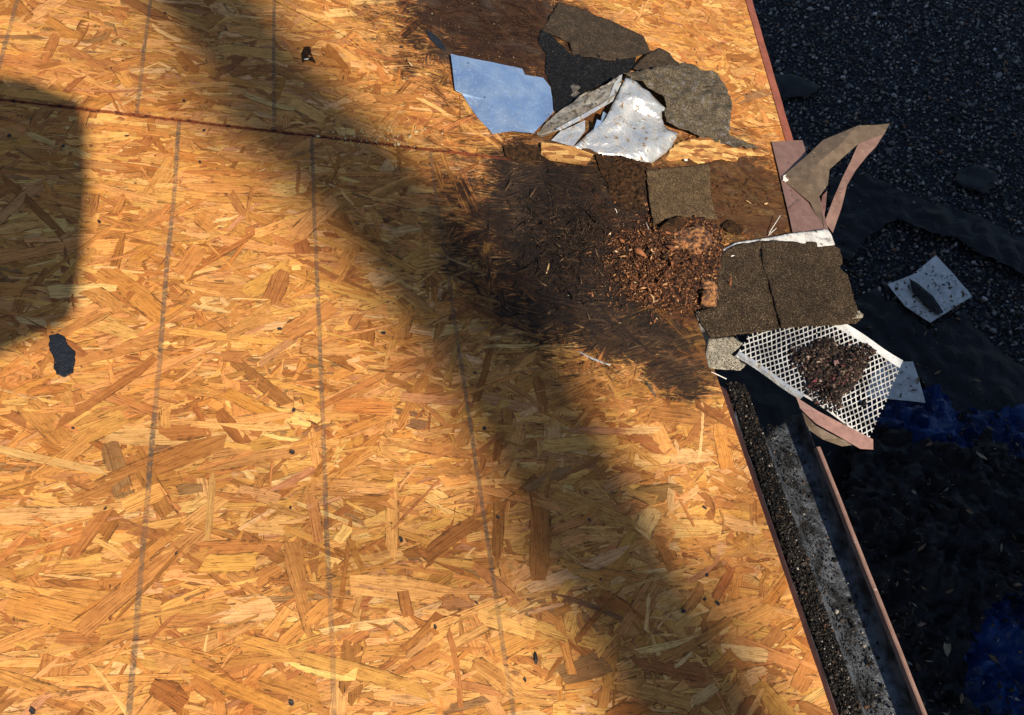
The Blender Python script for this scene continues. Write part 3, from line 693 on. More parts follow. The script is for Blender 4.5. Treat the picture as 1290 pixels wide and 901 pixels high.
sh('membrane_scrap', [(797, 86), (808, 74), (821, 64), (830, 60), (844, 67), (857, 80), (850, 90), (820, 92)],
   [(797, 86, .022), (821, 64, .04), (832, 62, .048), (857, 80, .03), (830, 80, .03), (820, 92, .022)], M['felt_brown'],
   'small dark folded membrane flap behind the grey felt sheet', 'membrane', thick=.002, step=.008, rough=.004, nscale=60, ragged=.001, seed=19)
sh('felt_sheet', [(784, 93), (812, 87), (858, 79), (864, 77), (880, 88), (902, 93), (916, 109), (921, 131), (919, 150), (919, 168), (930, 176), (956, 186), (940, 187), (926, 185), (893, 177), (862, 164), (839, 154), (836, 140), (841, 133), (812, 107)],
   [(784, 93, .045), (864, 77, .030), (902, 93, .034), (921, 131, .048), (919, 165, .020), (956, 186, .003), (893, 177, .010), (862, 164, .022), (839, 150, .04), (812, 107, .055), (870, 120, .058), (895, 145, .03), (850, 100, .05)], M['felt_big'],
   'large torn grey-brown felt sheet with a pointed tail, right of the silver metal', 'felt sheet', thick=.003, step=.008, rough=.016, nscale=24, ragged=.004, seed=20, fold=.018, foldscale=13)
curl('twig', 896, 108, .2, .05, .003, M['wood_dark'], 'short dark twig on the grey-brown felt sheet', 'twig', .5, .064, .6)
lump('rust_flake', [(717, 113), (722, 103), (729, 104), (731, 116), (727, 126), (719, 122)], .010, M['felt_grey'], 'small rusty grey flake on the black shingle scrap', 'flake', 9, .005, .004)

# ------------------------------------------------------------------ metal scraps
o = facets('metal_sheet', [(568, 67, .022), (612, 76, .022), (658, 87, .020), (661, 94, .020), (685, 97, .018), (694, 109, .016), (697, 141, .012), (672, 168, .016), (645, 165, .010), (621, 168, .003), (600, 145, .004), (583, 119, .006), (573, 113, .012),
                           (610, 125, .020), (640, 143, .018), (620, 100, .026), (660, 120, .020)],
           [(0, 1, 15, 13, 12), (1, 2, 3, 15), (3, 4, 5, 16, 15), (5, 6, 16), (6, 7, 14, 16), (13, 15, 16, 14), (12, 13, 11), (11, 13, 10), (13, 14, 8, 10), (10, 8, 9), (14, 7, 8)],
           M['metal_blue'], .0008, None, 4, .0042, 1, False, nscale=22)
tag(o, 'smooth blue-faced metal sheet with a pointed lower corner on the roof boards', 'metal sheet')
for (x, y) in ((590, 79), (611, 122)):
    q = R(x, y, .0275); nh = nm.copy(); C.objects.link(nh); nh.name = 'nail_hole'; nh.parent = o; nh.matrix_parent_inverse = o.matrix_world.inverted(); nh.matrix_world = ROOT @ Matrix.Translation(q) @ Matrix.Diagonal((.9, .9, 1, 1))
fl = empty('crumpled_flashing', mat=ROOT @ Matrix.Translation(R(770, 150, .01)))
tag(fl, 'crumpled silver metal flashing, bent open beside the grey felt sheet', 'flashing')
facets('folded_edge', [(676, 168, .006), (697, 145, .022), (730, 121, .04), (765, 105, .055), (784, 93, .065), (782, 106, .060), (772, 127, .05), (737, 146, .045), (706, 162, .03), (683, 171, .01), (745, 122, .046)],
       [(0, 1, 8, 9), (1, 2, 10, 7, 8), (2, 3, 10), (3, 4, 5, 6, 10), (10, 6, 7)], M['metal_dull'], .0008, fl, 4, .009, 2, nscale=60)
facets('folded_edge', [(784, 93, .066), (782, 106, .061), (772, 127, .052), (737, 148, .046), (706, 164, .031), (700, 162, .035), (737, 142, .052), (766, 126, .058), (774, 104, .066)],
       [(0, 1, 8), (1, 2, 7, 8), (2, 3, 6, 7), (3, 4, 5, 6)], M['metal_silver'], .0008, fl, 2, .001, 3)
facets('inner_face', [(694, 177, .008), (706, 165, .022), (737, 151, .036), (737, 165, .022), (722, 184, .006)], [(0, 1, 2, 3, 4)], M['metal_silver'], .0008, fl, 3, .003, 4)
facets('metal_skin', [(722, 185, .006), (748, 162, .026), (762, 150, .034), (772, 131, .046), (787, 100, .055), (795, 98, .058), (840, 133, .050), (834, 147, .036), (837, 156, .030), (854, 168, .024), (847, 184, .014), (822, 206, .003), (790, 199, .012), (758, 194, .006),
                      (800, 120, .060), (800, 142, .012), (785, 165, .022), (815, 175, .042), (765, 175, .022)],
       [(3, 4, 14), (4, 5, 14), (5, 6, 14), (6, 7, 15, 14), (3, 14, 15), (3, 15, 16, 2), (7, 8, 15), (8, 17, 16, 15), (8, 9, 17), (9, 10, 17), (10, 11, 17), (11, 12, 17), (12, 18, 16, 17), (12, 13, 18), (13, 0, 18), (0, 1, 18), (1, 2, 16, 18)],
       M['metal_silver'], .0008, fl, 5, .013, 5, True, nscale=24)
o = facets('metal_shard', [(748, 163, .03), (752, 150, .05), (757, 152, .05), (760, 140, .045), (766, 144, .03), (757, 156, .02)], [(0, 1, 2, 5), (2, 3, 4, 5)], M['metal_blue'], .0008, None, 1, .001, 6)
tag(o, 'small blue-grey metal shard sticking up in the fold of the silver flashing', 'metal shard')

# broken board end under the flashing
def plank(name, top, thick, m, label, cat, seed=0, rough=.002):
    vs = [R(*p) for p in top]; n = len(vs); c = base_mat(vs)
    o = facets(name, top, [tuple(range(n))], m, thick, None, 3, rough, seed)
    tag(o, label, cat); return o
plank('broken_board', [(682, 179, .022), (722, 184, .024), (748, 194, .020), (740, 206, .014), (694, 199, .014), (682, 191, .018)], .012, M['osb_bit'],
      'short sunlit broken board end under the silver flashing', 'board', 1)
plank('broken_board', [(634, 183, .014), (660, 180, .018), (681, 186, .016), (682, 200, .010), (650, 201, .006), (637, 196, .006)], .010, M['wood_dark'],
      'dark wet broken board end left of the sunlit one', 'board', 2)
plank('wood_wedge', [(750, 194, .012), (758, 193, .014), (764, 212, .010), (767, 232, .004), (756, 215, .008)], .006, M['wood_dark'], 'thin dark wedge of wood right of the sunlit board end', 'wood wedge', 3)
sh('torn_wood_layer', [(846, 186), (860, 176), (885, 171), (905, 176), (925, 180), (950, 186), (972, 192), (960, 196), (935, 195), (928, 203), (905, 200), (880, 206), (868, 198), (850, 203), (838, 199)],
   [(852, 180, .012), (885, 171, .016), (918, 180, .012), (972, 192, .003), (930, 202, .004), (880, 204, .004), (838, 199, .004), (890, 188, .012)], M['osb_bit'],
   'sunlit torn layer of wood below the grey felt sheet', 'wood layer', thick=.003, step=.008, rough=.006, nscale=45, ragged=.007, seed=71)
lump('grit_clod', [(758, 205), (800, 201), (818, 208), (814, 235), (812, 262), (790, 270), (768, 250)], .014, M['wood_dark'], 'dark crumbly clod left of the square shingle', 'clod', 12, .016, .005, 70)
curl('white_flake', 864, 201, .1, .018, .010, M['white'], 'round white flake above the square shingle', 'flake', .1, .016, .5, 0)
# thin pale rods by the eave trim
def rod(name, a, b, r_, m, label, cat):
    A, B = R(*a), R(*b); d = (B - A).normalized(); s = d.cross(Vector((0, 0, 1))).normalized(); t = d.cross(s); vs = []; n = 8
    for P_ in (A, B):
        for j in range(n): an = j * 2 * math.pi / n; vs.append(P_ + (s * math.cos(an) + t * math.sin(an)) * r_)
    for P_, e in ((A, -1), (B, 1)): vs.append(P_ + d * e * r_ * .6)
    fs = [(j, (j + 1) % n, n + (j + 1) % n, n + j) for j in range(n)] + [(j, 16, (j + 1) % n) for j in range(n)] + [(n + j, n + (j + 1) % n, 17) for j in range(n)]
    o = placed(name, vs, fs, m, smooth=True); tag(o, label, cat); return o
rod('bent_nail', (969, 293, .010), (983, 271, .030), .0016, M['white'], 'long pale nail standing out beside the brown trim, upper of two', 'nail')
rod('bent_nail', (968, 296, .008), (978, 287, .016), .0016, M['white'], 'short pale nail beside the brown trim, lower of two', 'nail')
rod('bent_nail', (896, 468, .004), (915, 477, -.004), .0018, M['white'], 'white nail lying at the board edge below the sandy scrap', 'nail')
rod('bent_nail', (814, 280, .016), (821, 298, .010), .0011, M['white'], 'thin white nail left of the dark curled slab', 'nail')
o = sheet('leaf_litter', [(908, 283), (920, 276), (938, 286), (934, 296), (918, 292)], [(908, 283, .01), (938, 286, .006), (920, 290, .014)], M['wood_dark'], .001, .005, .006, 90, .003, seed=31)
tag(o, 'black shrivelled leaf on the board above the white flashing strip', 'leaf')

# ------------------------------------------------------------------ brown drip edge torn loose
tr = empty('torn_drip_edge', mat=ROOT @ Matrix.Translation(R(1010, 240, .01)))
tag(tr, 'brown metal edge trim torn loose and twisted out over the dark gravel', 'metal trim')
facets('flat_strip', [(972, 178, .008), (1011, 176, .006), (1018, 200, .006), (1030, 240, .006), (1044, 290, .010), (999, 294, .010), (985, 232, .009)], [(0, 1, 2, 6), (2, 3, 6), (3, 4, 5, 6)], M['brown_metal'], .001, tr, 2, .001, 1)
facets('flat_strip', [(1011, 176, .006), (1018, 200, .006), (1030, 240, .006), (1044, 290, .010), (1041, 290, -.03), (1027, 240, -.034), (1015, 200, -.034), (1008, 176, -.034)], [(0, 1, 6, 7), (1, 2, 5, 6), (2, 3, 4, 5)], M['brown_metal'], .001, tr, 1, .0005, 1).name = 'drop_face'
facets('twisted_flap', [(985, 222, .014), (1016, 196, .030), (1037, 176, .045), (1080, 158, .07), (1104, 157, .085), (1121, 155, .095), (1114, 168, .085), (1081, 181, .06), (1045, 213, .03), (1043, 232, .025), (1033, 246, .022), (1021, 255, .016), (994, 232, .012), (1030, 205, .045), (1018, 225, .036), (1060, 180, .07)],
       [(0, 1, 14, 12), (1, 13, 14), (1, 2, 13), (2, 15, 13), (2, 3, 15), (3, 7, 15), (3, 4, 7), (4, 5, 6, 7), (7, 8, 13, 15), (8, 9, 14, 13), (9, 10, 14), (10, 11, 12, 14)], M['olive_metal'], .001, tr, 2, .0015, 2)
facets('hanging_strip', [(1081, 181, .06), (1114, 168, .085), (1119, 158, .09), (1104, 184, .075), (1094, 194, .06), (1078, 214, .04), (1067, 233, .02), (1060, 262, .0), (1049, 293, -.01), (1039, 279, -.005), (1051, 247, .0), (1063, 220, .02), (1071, 204, .04)],
       [(0, 1, 3, 4), (1, 2, 3), (0, 4, 5, 12), (12, 5, 6, 11), (11, 6, 7, 10), (10, 7, 8, 9)], M['strip_metal'], .001, tr, 2, .0015, 3)
facets('bent_tab', [(1021, 255, .016), (1031, 246, .022), (1034, 258, .020), (1039, 288, .012), (1036, 281, .010), (1026, 266, .012)], [(0, 1, 2, 5), (2, 3, 4, 5)], M['olive_metal'], .001, tr, 2, .001, 4)
facets('bent_tab', [(1036, 246, -.01), (1042, 240, .0), (1040, 262, .0), (1038, 276, -.004), (1033, 266, -.012)], [(0, 1, 2, 4), (2, 3, 4)], M['pink_metal'], .001, tr, 2, .001, 5)
rod('curled_wire', (994, 262, .014), (1009, 250, .020), .0008, M['nail'], 'thin black wire across the brown trim', 'wire')
lump('paint_flake', [(985, 224), (992, 222), (994, 228), (988, 232), (984, 230)], .004, M['white'], 'pale flake at the torn corner of the brown trim', 'flake', 14, .002, .003).location.z += .014

# ------------------------------------------------------------------ perforated gutter guard with its load
gg = empty('gutter_guard', mat=ROOT @ Matrix.Translation(R(1035, 450, .0)))
tag(gg, 'white perforated metal mesh with diamond holes under the two-tab shingle, loaded with dirt', 'gutter guard')
A = R(929, 445, -.004); B = R(1096, 553, -.004); Cc = R(1139, 453, .012)
ex = (B - A); ey = Cc - B; Lx = ex.length; Ly = ey.length; ex.normalize(); ey.normalize()
def GP(s, t, h=0):                                 # a point of the mesh: s along, t across (metres), with a dent under the load
    c_ = math.exp(-(((s / Lx - .62) / .3) ** 2 + ((t / Ly - .5) / .4) ** 2)); p = A + ex * s + ey * t
    drop = .022 * max(0, s / Lx - .55) * (1 - t / Ly) + .010 * max(0, .25 - s / Lx) * math.sin(t / Ly * 3)
    return Vector((p.x, p.y, p.z - drop - .010 * c_ + .004 * math.sin(s * 22 + t * 15) + .003 * math.sin(t * 40) + h))
px_, py_ = .0185, .0135; m0, m1 = .012, .042
nx_ = int(Lx / px_); ny_ = int((Ly - m0 - m1) / py_); sx_ = Lx / nx_; sy_ = (Ly - m0 - m1) / ny_
vs = []; fs = []; cache = {}
def gv(a, b):
    key = (round(a, 5), round(b, 5))
    if key not in cache: cache[key] = len(vs); vs.append(GP(a, b))
    return cache[key]
for i in range(nx_):
    for j in range(ny_):
        a0, a1 = i * sx_, (i + 1) * sx_; b0, b1 = m0 + j * sy_, m0 + (j + 1) * sy_; am, bm_ = (a0 + a1) / 2, (b0 + b1) / 2
        for (ca, cb, ha, hb) in ((am, bm_, 1, 1),):
            hx, hy = sx_ * .395, sy_ * .37
            H = [gv(am - hx, bm_), gv(am, bm_ - hy), gv(am + hx, bm_), gv(am, bm_ + hy)]
            c00, c10, c11, c01 = gv(a0, b0), gv(a1, b0), gv(a1, b1), gv(a0, b1)
            fs += [(c00, H[1], H[0]), (c10, H[2], H[1]), (c11, H[3], H[2]), (c01, H[0], H[3]), (c00, c10, H[1]), (c10, c11, H[2]), (c11, c01, H[3]), (c01, c00, H[0])]
# half-offset second row of holes makes the diamonds interlock
vs2 = []; fs2 = []
def lattice():
    bm = bmesh.new(); Wd = Ly - m0 - m1
    def bar(p, q, wd=.0040):
        d = Vector((q[0] - p[0], q[1] - p[1])); 
        if d.length < 1e-5: return
        d.normalize(); nn = Vector((-d.y, d.x)) * wd / 2; k = 5; prev = None
        for i in range(k + 1):
            t = i / k; c = (p[0] + (q[0] - p[0]) * t, p[1] + (q[1] - p[1]) * t)
            a_ = bm.verts.new(GP(c[0] + nn.x, c[1] + nn.y + m0)); b_ = bm.verts.new(GP(c[0] - nn.x, c[1] - nn.y + m0))
            if prev: bm.faces.new((prev[0], prev[1], b_, a_))
            prev = (a_, b_)
    pitch = .021; sl_ = 1.9
    for sgn in (1, -1):
        c0 = -Wd / sl_ - pitch
        while c0 < Lx + Wd / sl_ + pitch:
            # line s = c0 + sgn*t/sl_
            p = (c0, 0); q = (c0 + sgn * Wd / sl_, Wd)
            # clip in s
            def at(s): return (s, (s - c0) * sgn * sl_)
            lo, hi = sorted((p[0], q[0])); lo2, hi2 = max(lo, 0), min(hi, Lx)
            if hi2 > lo2:
                P1, P2 = at(lo2), at(hi2); kk = 6
                for i in range(kk):
                    bar((P1[0] + (P2[0] - P1[0]) * i / kk, P1[1] + (P2[1] - P1[1]) * i / kk), (P1[0] + (P2[0] - P1[0]) * (i + 1) / kk, P1[1] + (P2[1] - P1[1]) * (i + 1) / kk))
            c0 += pitch
    c = R(1035, 450, 0)
    for v in bm.verts: v.co -= c
    o = bobj('diamond_mesh', bm, M['mesh_metal'], gg); solid(o, .0012); return o
lattice()
def band(name, t0, t1, m, s0=0, s1=None, lift=0.0, rows=2):
    s1 = Lx if s1 is None else s1; c = R(1035, 450, 0); vs = []; fs = []; n = 24
    for i in range(n + 1):
        s = s0 + (s1 - s0) * i / n
        for j in range(rows + 1): vs.append(GP(s, t0 + (t1 - t0) * j / rows, lift * (j / rows if lift > 0 else 1 - j / rows) ) - c if lift >= 0 else GP(s, t0 + (t1 - t0) * j / rows, lift * (1 - j / rows)) - c)
    for i in range(n):
        for j in range(rows): k_ = i * (rows + 1) + j; fs.append((k_, k_ + rows + 1, k_ + rows + 2, k_ + 1))
    o = raw(name, vs, fs, m, None, gg); solid(o, .0012); return o
band('plain_edge', Ly - m1 - .001, Ly, M['white_metal'])
band('folded_edge', .0, m0 + .001, M['metal_silver'], 0, Lx * .5)
band('folded_edge', -.004, .0, M['metal_silver'], 0, Lx * .5, -.014)
band('folded_edge', .004, m0 + .001, M['white_dirty'], Lx * .5, Lx)
# pink-brown rail hanging off the guard
o = facets('metal_rail', [(1003, 500, -.006), (1030, 517, -.006), (1062, 534, -.006), (1100, 553, -.006), (1100, 566, -.016), (1084, 565, -.02), (1056, 549, -.02), (1028, 533, -.02), (1008, 514, -.018)],
           [(0, 1, 7, 8), (1, 2, 6, 7), (2, 3, 4, 5, 6)], M['pink_metal'], .0015, None, 2, .001, 8)
tag(o, 'faded pink-brown metal rail along the lower edge of the white mesh', 'metal rail')
o = facets('bent_metal', [(1010, 518, -.03), (1028, 536, -.028), (1056, 551, -.028), (1076, 560, -.03), (1060, 562, -.05), (1036, 553, -.055), (1018, 540, -.05)], [(0, 1, 6), (1, 2, 5, 6), (2, 3, 4, 5)], M['olive_metal'], .001, None, 2, .003, 9)
tag(o, 'tan bent metal flap under the pink-brown rail', 'metal flap')
# dirt load: mound + grains
P_ = []
cs, ct = Lx * .60, Ly * .47
for i in range(8500):
    a = random.gauss(0, .5); b = random.gauss(0, .5); d = math.hypot(a, b) + .9 * noise.noise(Vector((a * 1.7, b * 1.7, 9)))
    if d > .95: continue
    p = GP(cs + a * Lx * .25 + b * Lx * .04, ct + b * Ly * .42); P_.append((p.x, p.y, p.z + .002 + .034 * max(0, 1 - d) * random.random() ** .5))
for i in range(700):
    p = GP(cs + random.gauss(0, .3) * Lx, ct + random.gauss(.05, .3) * Ly)
    if random.random() < .5 and (p - GP(cs, ct)).length < .17: P_.append((p.x, p.y, p.z + .002))
o = chunks('dirt_pile', P_, rng.lognormal(math.log(.0036), .6, len(P_)).clip(.0012, .014), M['bits'], (1, .8, .6), 'oct', .35, 0,
           palette=[(.028, .016, .012, 6), (.06, .036, .024, 4), (.010, .007, .006, 6), (.14, .095, .065, 1.8), (.33, .24, .18, .4), (.12, .035, .035, .8)], mat=ROOT)
tag(o, 'heap of dark brown dirt and rot crumbs on the white mesh', 'dirt pile', None, 'stuff')
lump('pebble', [(1047, 458), (1052, 456), (1056, 460), (1053, 465), (1047, 464)], .008, M['pink_metal'], 'small pink pebble on the dirt heap', 'pebble', 21, .001, .003).location.z += .02

# ------------------------------------------------------------------ small things on the boards
lump('sealant_patch', [(62, 423), (73, 420), (81, 424), (87, 436), (95, 444), (94, 460), (93, 469), (80, 475), (71, 471), (68, 455), (62, 441)], .004, M['sealant'],
     'black blob of sealant on the sunny boards at the left', 'sealant', 22, .003, .004, 120)
curl('dark_chip', 675, 829, 1.45, .028, .010, M['nail'], 'small dark oval chip on the lower boards', 'chip', .1, .003, .6, 0)
o = sheet('torn_hole', [(379, 68), (383, 59), (391, 58), (392, 66), (398, 79), (388, 75), (381, 78)], [(379, 68, .002), (391, 58, .004), (398, 79, .007), (388, 70, .002)], M['wood_dark'], .001, .004, .002, 90, .001, seed=41)
tag(o, 'dark torn knot with a white splinter on the upper boards', 'knot')
curl('white_splinter', 386, 74, .3, .018, .006, M['white'], 'white splinter beside the dark torn knot', 'splinter', .4, .005)
curl('bark_chip', 517, 80, 2.2, .022, .012, M['wood_lit'], 'round-ended loose chip on the diagonal split of the upper boards', 'chip', .3, .006)
curl('bark_chip', 512, 76, 1.2, .02, .006, M['wood_dark'], 'dark half of the loose chip on the diagonal split', 'chip', .3, .003)
o = sheet('tar_smear', [(537, 37), (545, 41), (553, 48), (560, 58), (561, 64), (551, 58), (541, 48)], [(537, 37, .003), (560, 60, .004), (548, 48, .004)], M['sealant'], .001, .005, .002, 80, .002, seed=42)
tag(o, 'narrow black tar smear left above the blue-faced sheet', 'tar smear')
curl('white_splinter', 820, 490, 2.0, .06, .006, M['felt_grey'], 'thin grey splinter below the rotten patch', 'splinter', .05, .003)
curl('long_splinter', 748, 452, -.55, .11, .007, M['white_dirty'], 'long pale splinter at the lower edge of the rotten patch', 'splinter', .05, .003)

# ------------------------------------------------------------------ things on the ground
def gs(name, outline, ctrl, m, label, cat, **k):
    o = sheet(name, outline, ctrl, m, roof=False, zfun=G, **k); tag(o, label, cat); return o
gs('underlay_and_shade', [(1045, 225), (1085, 215), (1130, 238), (1180, 258), (1235, 272), (1290, 302), (1330, 325), (1330, 365), (1290, 345), (1240, 322), (1205, 300), (1170, 292), (1130, 275), (1090, 300), (1070, 330), (1045, 320)],
   [(1040, 215, .06), (1130, 232, .08), (1290, 300, .05), (1290, 372, .04), (1190, 320, .03), (1110, 345, .05), (1180, 285, .10), (1250, 315, .08)], M['black_film'],
   'black underlay strip running across the gravel beyond the torn trim', 'underlay', thick=.004, step=.035, rough=.02, nscale=9, smooth=False, fold=.03, foldscale=7, ragged=.02, seed=51)
gs('underlay_and_shade', [(1060, 385), (1100, 365), (1135, 385), (1168, 415), (1215, 392), (1240, 425), (1275, 455), (1330, 480), (1330, 620), (1220, 560), (1150, 470), (1060, 420)],
   [(1050, 350, .05), (1165, 405, .10), (1330, 450, .05), (1330, 620, .05), (1150, 470, .08), (1240, 470, .12), (1100, 390, .08)], M['black_film'],
   'wide black underlay sheet right of the white mesh', 'underlay', thick=.004, step=.035, rough=.02, nscale=9, smooth=False, fold=.03, foldscale=7, ragged=.03, seed=52)
gs('underlay_and_shade', [(972, 92), (1010, 96), (1036, 108), (1020, 120), (985, 124)], [(972, 92, .04), (1036, 108, .04), (1000, 110, .06)], M['black_film'],
   'small black underlay scrap on the gravel beside the terracotta trim', 'underlay', thick=.004, step=.05, rough=.02, nscale=6, ragged=.02, seed=53)
gs('underlay_and_shade', [(1208, 212), (1232, 207), (1256, 216), (1257, 232), (1240, 244), (1212, 236), (1203, 224)], [(1208, 212, .04), (1257, 232, .05), (1230, 225, .06)], M['black_film'],
   'small rounded black underlay scrap on the gravel at the far right', 'underlay', thick=.004, step=.05, rough=.02, nscale=6, ragged=.02, seed=54)
gs('blue_tarp', [(1095, 470), (1160, 492), (1200, 500), (1250, 520), (1330, 500), (1340, 640), (1320, 700), (1340, 960), (1180, 960), (1150, 860), (1120, 760), (1095, 640), (1080, 560)],
   [(1095, 470, .10), (1200, 500, .16), (1330, 500, .12), (1340, 700, .2), (1200, 720, .12), (1250, 620, .10), (1290, 800, .22), (1180, 900, .10), (1100, 600, .08), (1150, 540, .2), (1220, 840, .16)], M['tarp'],
   'crumpled dark blue tarp on the ground at the lower right', 'tarp', thick=.003, step=.03, rough=.12, nscale=4, ragged=.02, seed=55, fold=.16, foldscale=9, smooth=False)
gs('underlay_and_shade', [(1075, 530), (1120, 530), (1150, 560), (1190, 555), (1215, 575), (1240, 540), (1270, 565), (1330, 590), (1340, 715), (1270, 745), (1240, 770), (1215, 830), (1225, 900), (1280, 960), (1090, 960), (1040, 760)],
   [(1075, 560, .26), (1180, 585, .34), (1300, 600, .30), (1260, 730, .34), (1150, 850, .30), (1090, 700, .36), (1180, 660, .38), (1130, 930, .30)], M['black_film'],
   'crumpled black underlay lying over the blue tarp', 'underlay', thick=.004, step=.03, rough=.12, nscale=5, ragged=.08, seed=56, fold=.14, foldscale=11, smooth=False)
gs('underlay_and_shade', [(880, 440), (960, 430), (1060, 470), (1080, 560), (1060, 640), (1180, 960), (1060, 960), (960, 640), (890, 520)],  # black sheet stands in for the shade under gutter and mesh
   [(880, 440, .10), (1060, 470, .14), (1060, 640, .12), (1100, 900, .12), (980, 540, .16)], M['black_film'],
   'black sheet painting in the shade on the ground directly below the gutter', 'underlay', thick=.004, step=.05, rough=.03, nscale=8, ragged=.02, seed=57, smooth=False)
# white metal pieces on the ground
wp = facets('metal_scrap', [(1118, 358, .16), (1179, 321, .14), (1201, 345, .14), (1225, 373, .12), (1172, 406, .13), (1140, 385, .14), (1147, 352, .15), (1186, 396, .14), (1150, 345, .155)],
            [(8, 1, 2, 3, 7, 6), (0, 8, 6), (0, 6, 5), (5, 6, 7, 4), (7, 3, 4)], M['white_metal'], .002, None, 3, .006, 61, False, False, G, 9)
tag(wp, 'white square metal panel with a torn slot lying on the gravel', 'metal panel')
o = sheet('slot', [(1145, 350), (1158, 358), (1175, 372), (1189, 393), (1180, 396), (1166, 384), (1150, 368)], [(1145, 350, .172), (1189, 393, .16), (1165, 370, .165)], M['black_film'], .001, .03, .002, 10, .004, roof=False, zfun=G, parent=wp, seed=62)
o = facets('metal_scrap', [(1118, 455, .30), (1150, 455, .30), (1158, 478, .30), (1166, 507, .28), (1120, 502, .28), (1090, 500, .3), (1100, 470, .30)], [(0, 1, 2, 6), (2, 3, 4, 5, 6)], M['white_metal'], .002, None, 3, .008, 63, False, False, G, 9)
tag(o, 'bent white metal panel half hidden behind the white mesh', 'metal panel')
# litter over the ground sheets
dep = bpy.context.evaluated_depsgraph_get(); P_ = []
for _ in range(9000):
    x = random.uniform(1000, 1330); y = random.uniform(180, 960)
    if noise.noise(Vector((x * .012, y * .012, 4))) + .25 < random.random() * .7: continue
    c = ROOT @ CAM; d = (ROOT.to_3x3() @ ray(x, y)).normalized(); ok, loc, nrm, *_ = sc.ray_cast(dep, c, d)
    if ok and loc.z < .9: P_.append(loc + Vector((0, 0, .004)))
o = chunks('ground_litter', [tuple(p) for p in P_], rng.lognormal(math.log(.008), .6, len(P_)).clip(.003, .035), M['bits'], (1.4, .5, .2), 'oct', .35, .3,
           palette=[(.04, .03, .02, 5), (.12, .08, .05, 4), (.24, .16, .10, 2), (.45, .4, .34, .7)])
tag(o, kind='stuff')
P_ = []
for _ in range(2600):
    x = random.uniform(675, 1085); y = random.uniform(40, 425)
    if noise.noise(Vector((x * .03, y * .03, 8))) + .1 < random.random() * .6: continue
    c = ROOT @ CAM; d = (ROOT.to_3x3() @ ray(x, y)).normalized(); ok, loc, nrm, *_ = sc.ray_cast(dep, c, d)
    if ok and loc.z > 2.3: P_.append(loc + Vector((0, 0, .001)))
o = chunks('loose_dirt', [tuple(p) for p in P_], rng.lognormal(math.log(.0019), .55, len(P_)).clip(.0008, .008), M['bits'], (1.3, .7, .35), 'oct', .35, .3,
           palette=[(.02, .012, .008, 6), (.06, .032, .018, 4), (.16, .09, .045, 1.5), (.4, .3, .2, .3)])
tag(o, 'fine dirt and bark crumbs scattered over the shingle and metal scraps', 'dirt', None, 'stuff')
# leaves and twigs caught in the tarp
def leaf_mesh(L, W):
    vs = []; fs = []; n = 6
    for i in range(n + 1):
        t = i / n; wd = W * math.sin(math.pi * min(.98, t * .93 + .04)) / 2
        for s_ in (-1, 0, 1): vs.append((t * L - L / 2, s_ * wd, .25 * abs(s_) * wd + .25 * L * (t - .5) ** 2))
    for i in range(n):
        for j in (0, 1): k_ = 3 * i + j; fs.append((k_, k_ + 3, k_ + 4, k_ + 1))
    return vs, fs
M['leaf'] = simple('dead leaf', (.12, .06, .028), (.2, .12, .06), 30, .7)
M['leaf_pale'] = simple('pale dead leaf', (.3, .25, .17), (.22, .17, .1), 30, .7)
spots = [(1192, 815, .1, 1.3), (1180, 470, .06, .4), (1246, 540, .05, 2.4), (1235, 575, .07, 2.0), (1160, 690, .06, .5), (1220, 645, .05, 2.8), (1280, 560, .05, 1), (1210, 880, .06, .9), (1250, 830, .07, 2.2), (1150, 620, .05, 1.7),
         (1195, 745, .05, .3), (1140, 720, .05, 2.6), (1260, 690, .05, 1.2), (1130, 800, .04, 2), (1170, 560, .05, .2), (1155, 480, .05, 1.1), (1230, 480, .06, 2.8), (1138, 140, .05, .4), (1175, 185, .04, 1), (1100, 60, .04, 2), (1220, 90, .04, .2), (1255, 150, .04, 1.9)]
dep = bpy.context.evaluated_depsgraph_get()
for i, (x, y, L, a) in enumerate(spots):
    c = ROOT @ CAM; d = (ROOT.to_3x3() @ ray(x, y)).normalized(); ok, loc, nrm, *_ = sc.ray_cast(dep, c, d)
    if not ok: continue
    vs, fs = leaf_mesh(L * random.uniform(.9, 1.3), L * random.uniform(.3, .5))
    o = raw('dead_leaf', vs, fs, M['leaf'] if i % 3 else M['leaf_pale']); o.location = loc + Vector((0, 0, .012)); o.rotation_euler = (random.uniform(-.4, .4), random.uniform(-.4, .4), a); solid(o, .0008)
    where = 'on the gravel' if y < 300 else 'on the dark ground sheets'
    tag(o, 'small dead leaf lying ' + where, 'leaf', 'dead leaves ' + where)
    if i == 0: o['label'] = 'longest reddish leaf at the lower right on the dark sheets'; del o['group']

# ------------------------------------------------------------------ what throws the shade: an added unseen house, a tall tree, an added limb
nb = empty('added_shade_house', (7, -6, 0)); tag(nb, 'unseen two-storey house added so its gable shades the gravel', 'house')  # unseen house, added and sized to keep the sun off the gravel
def nbp(name, bm, m, par=nb):
    o = bobj(name, bm, m, par)
    for v in o.data.vertices: v.co -= Vector((7, -6, 0))
    return o
x0, x1, y0, y1 = 1.9, 14.5, -9.0, -3.1
bm = bmesh.new(); pr = [(x0, 0), (x1, 0), (x1, 5.2), ((x0 + x1) / 2, 11.2), (x0, 5.2)]
a = [bm.verts.new((x, y1, z)) for x, z in pr]; b = [bm.verts.new((x, y0, z)) for x, z in pr]; bm.faces.new(a); bm.faces.new(b[::-1])
for i in range(5): bm.faces.new((a[i], b[i], b[(i + 1) % 5], a[(i + 1) % 5]))
bmesh.ops.recalc_face_normals(bm, faces=bm.faces[:]); nbp('wall', bm, M['siding'])
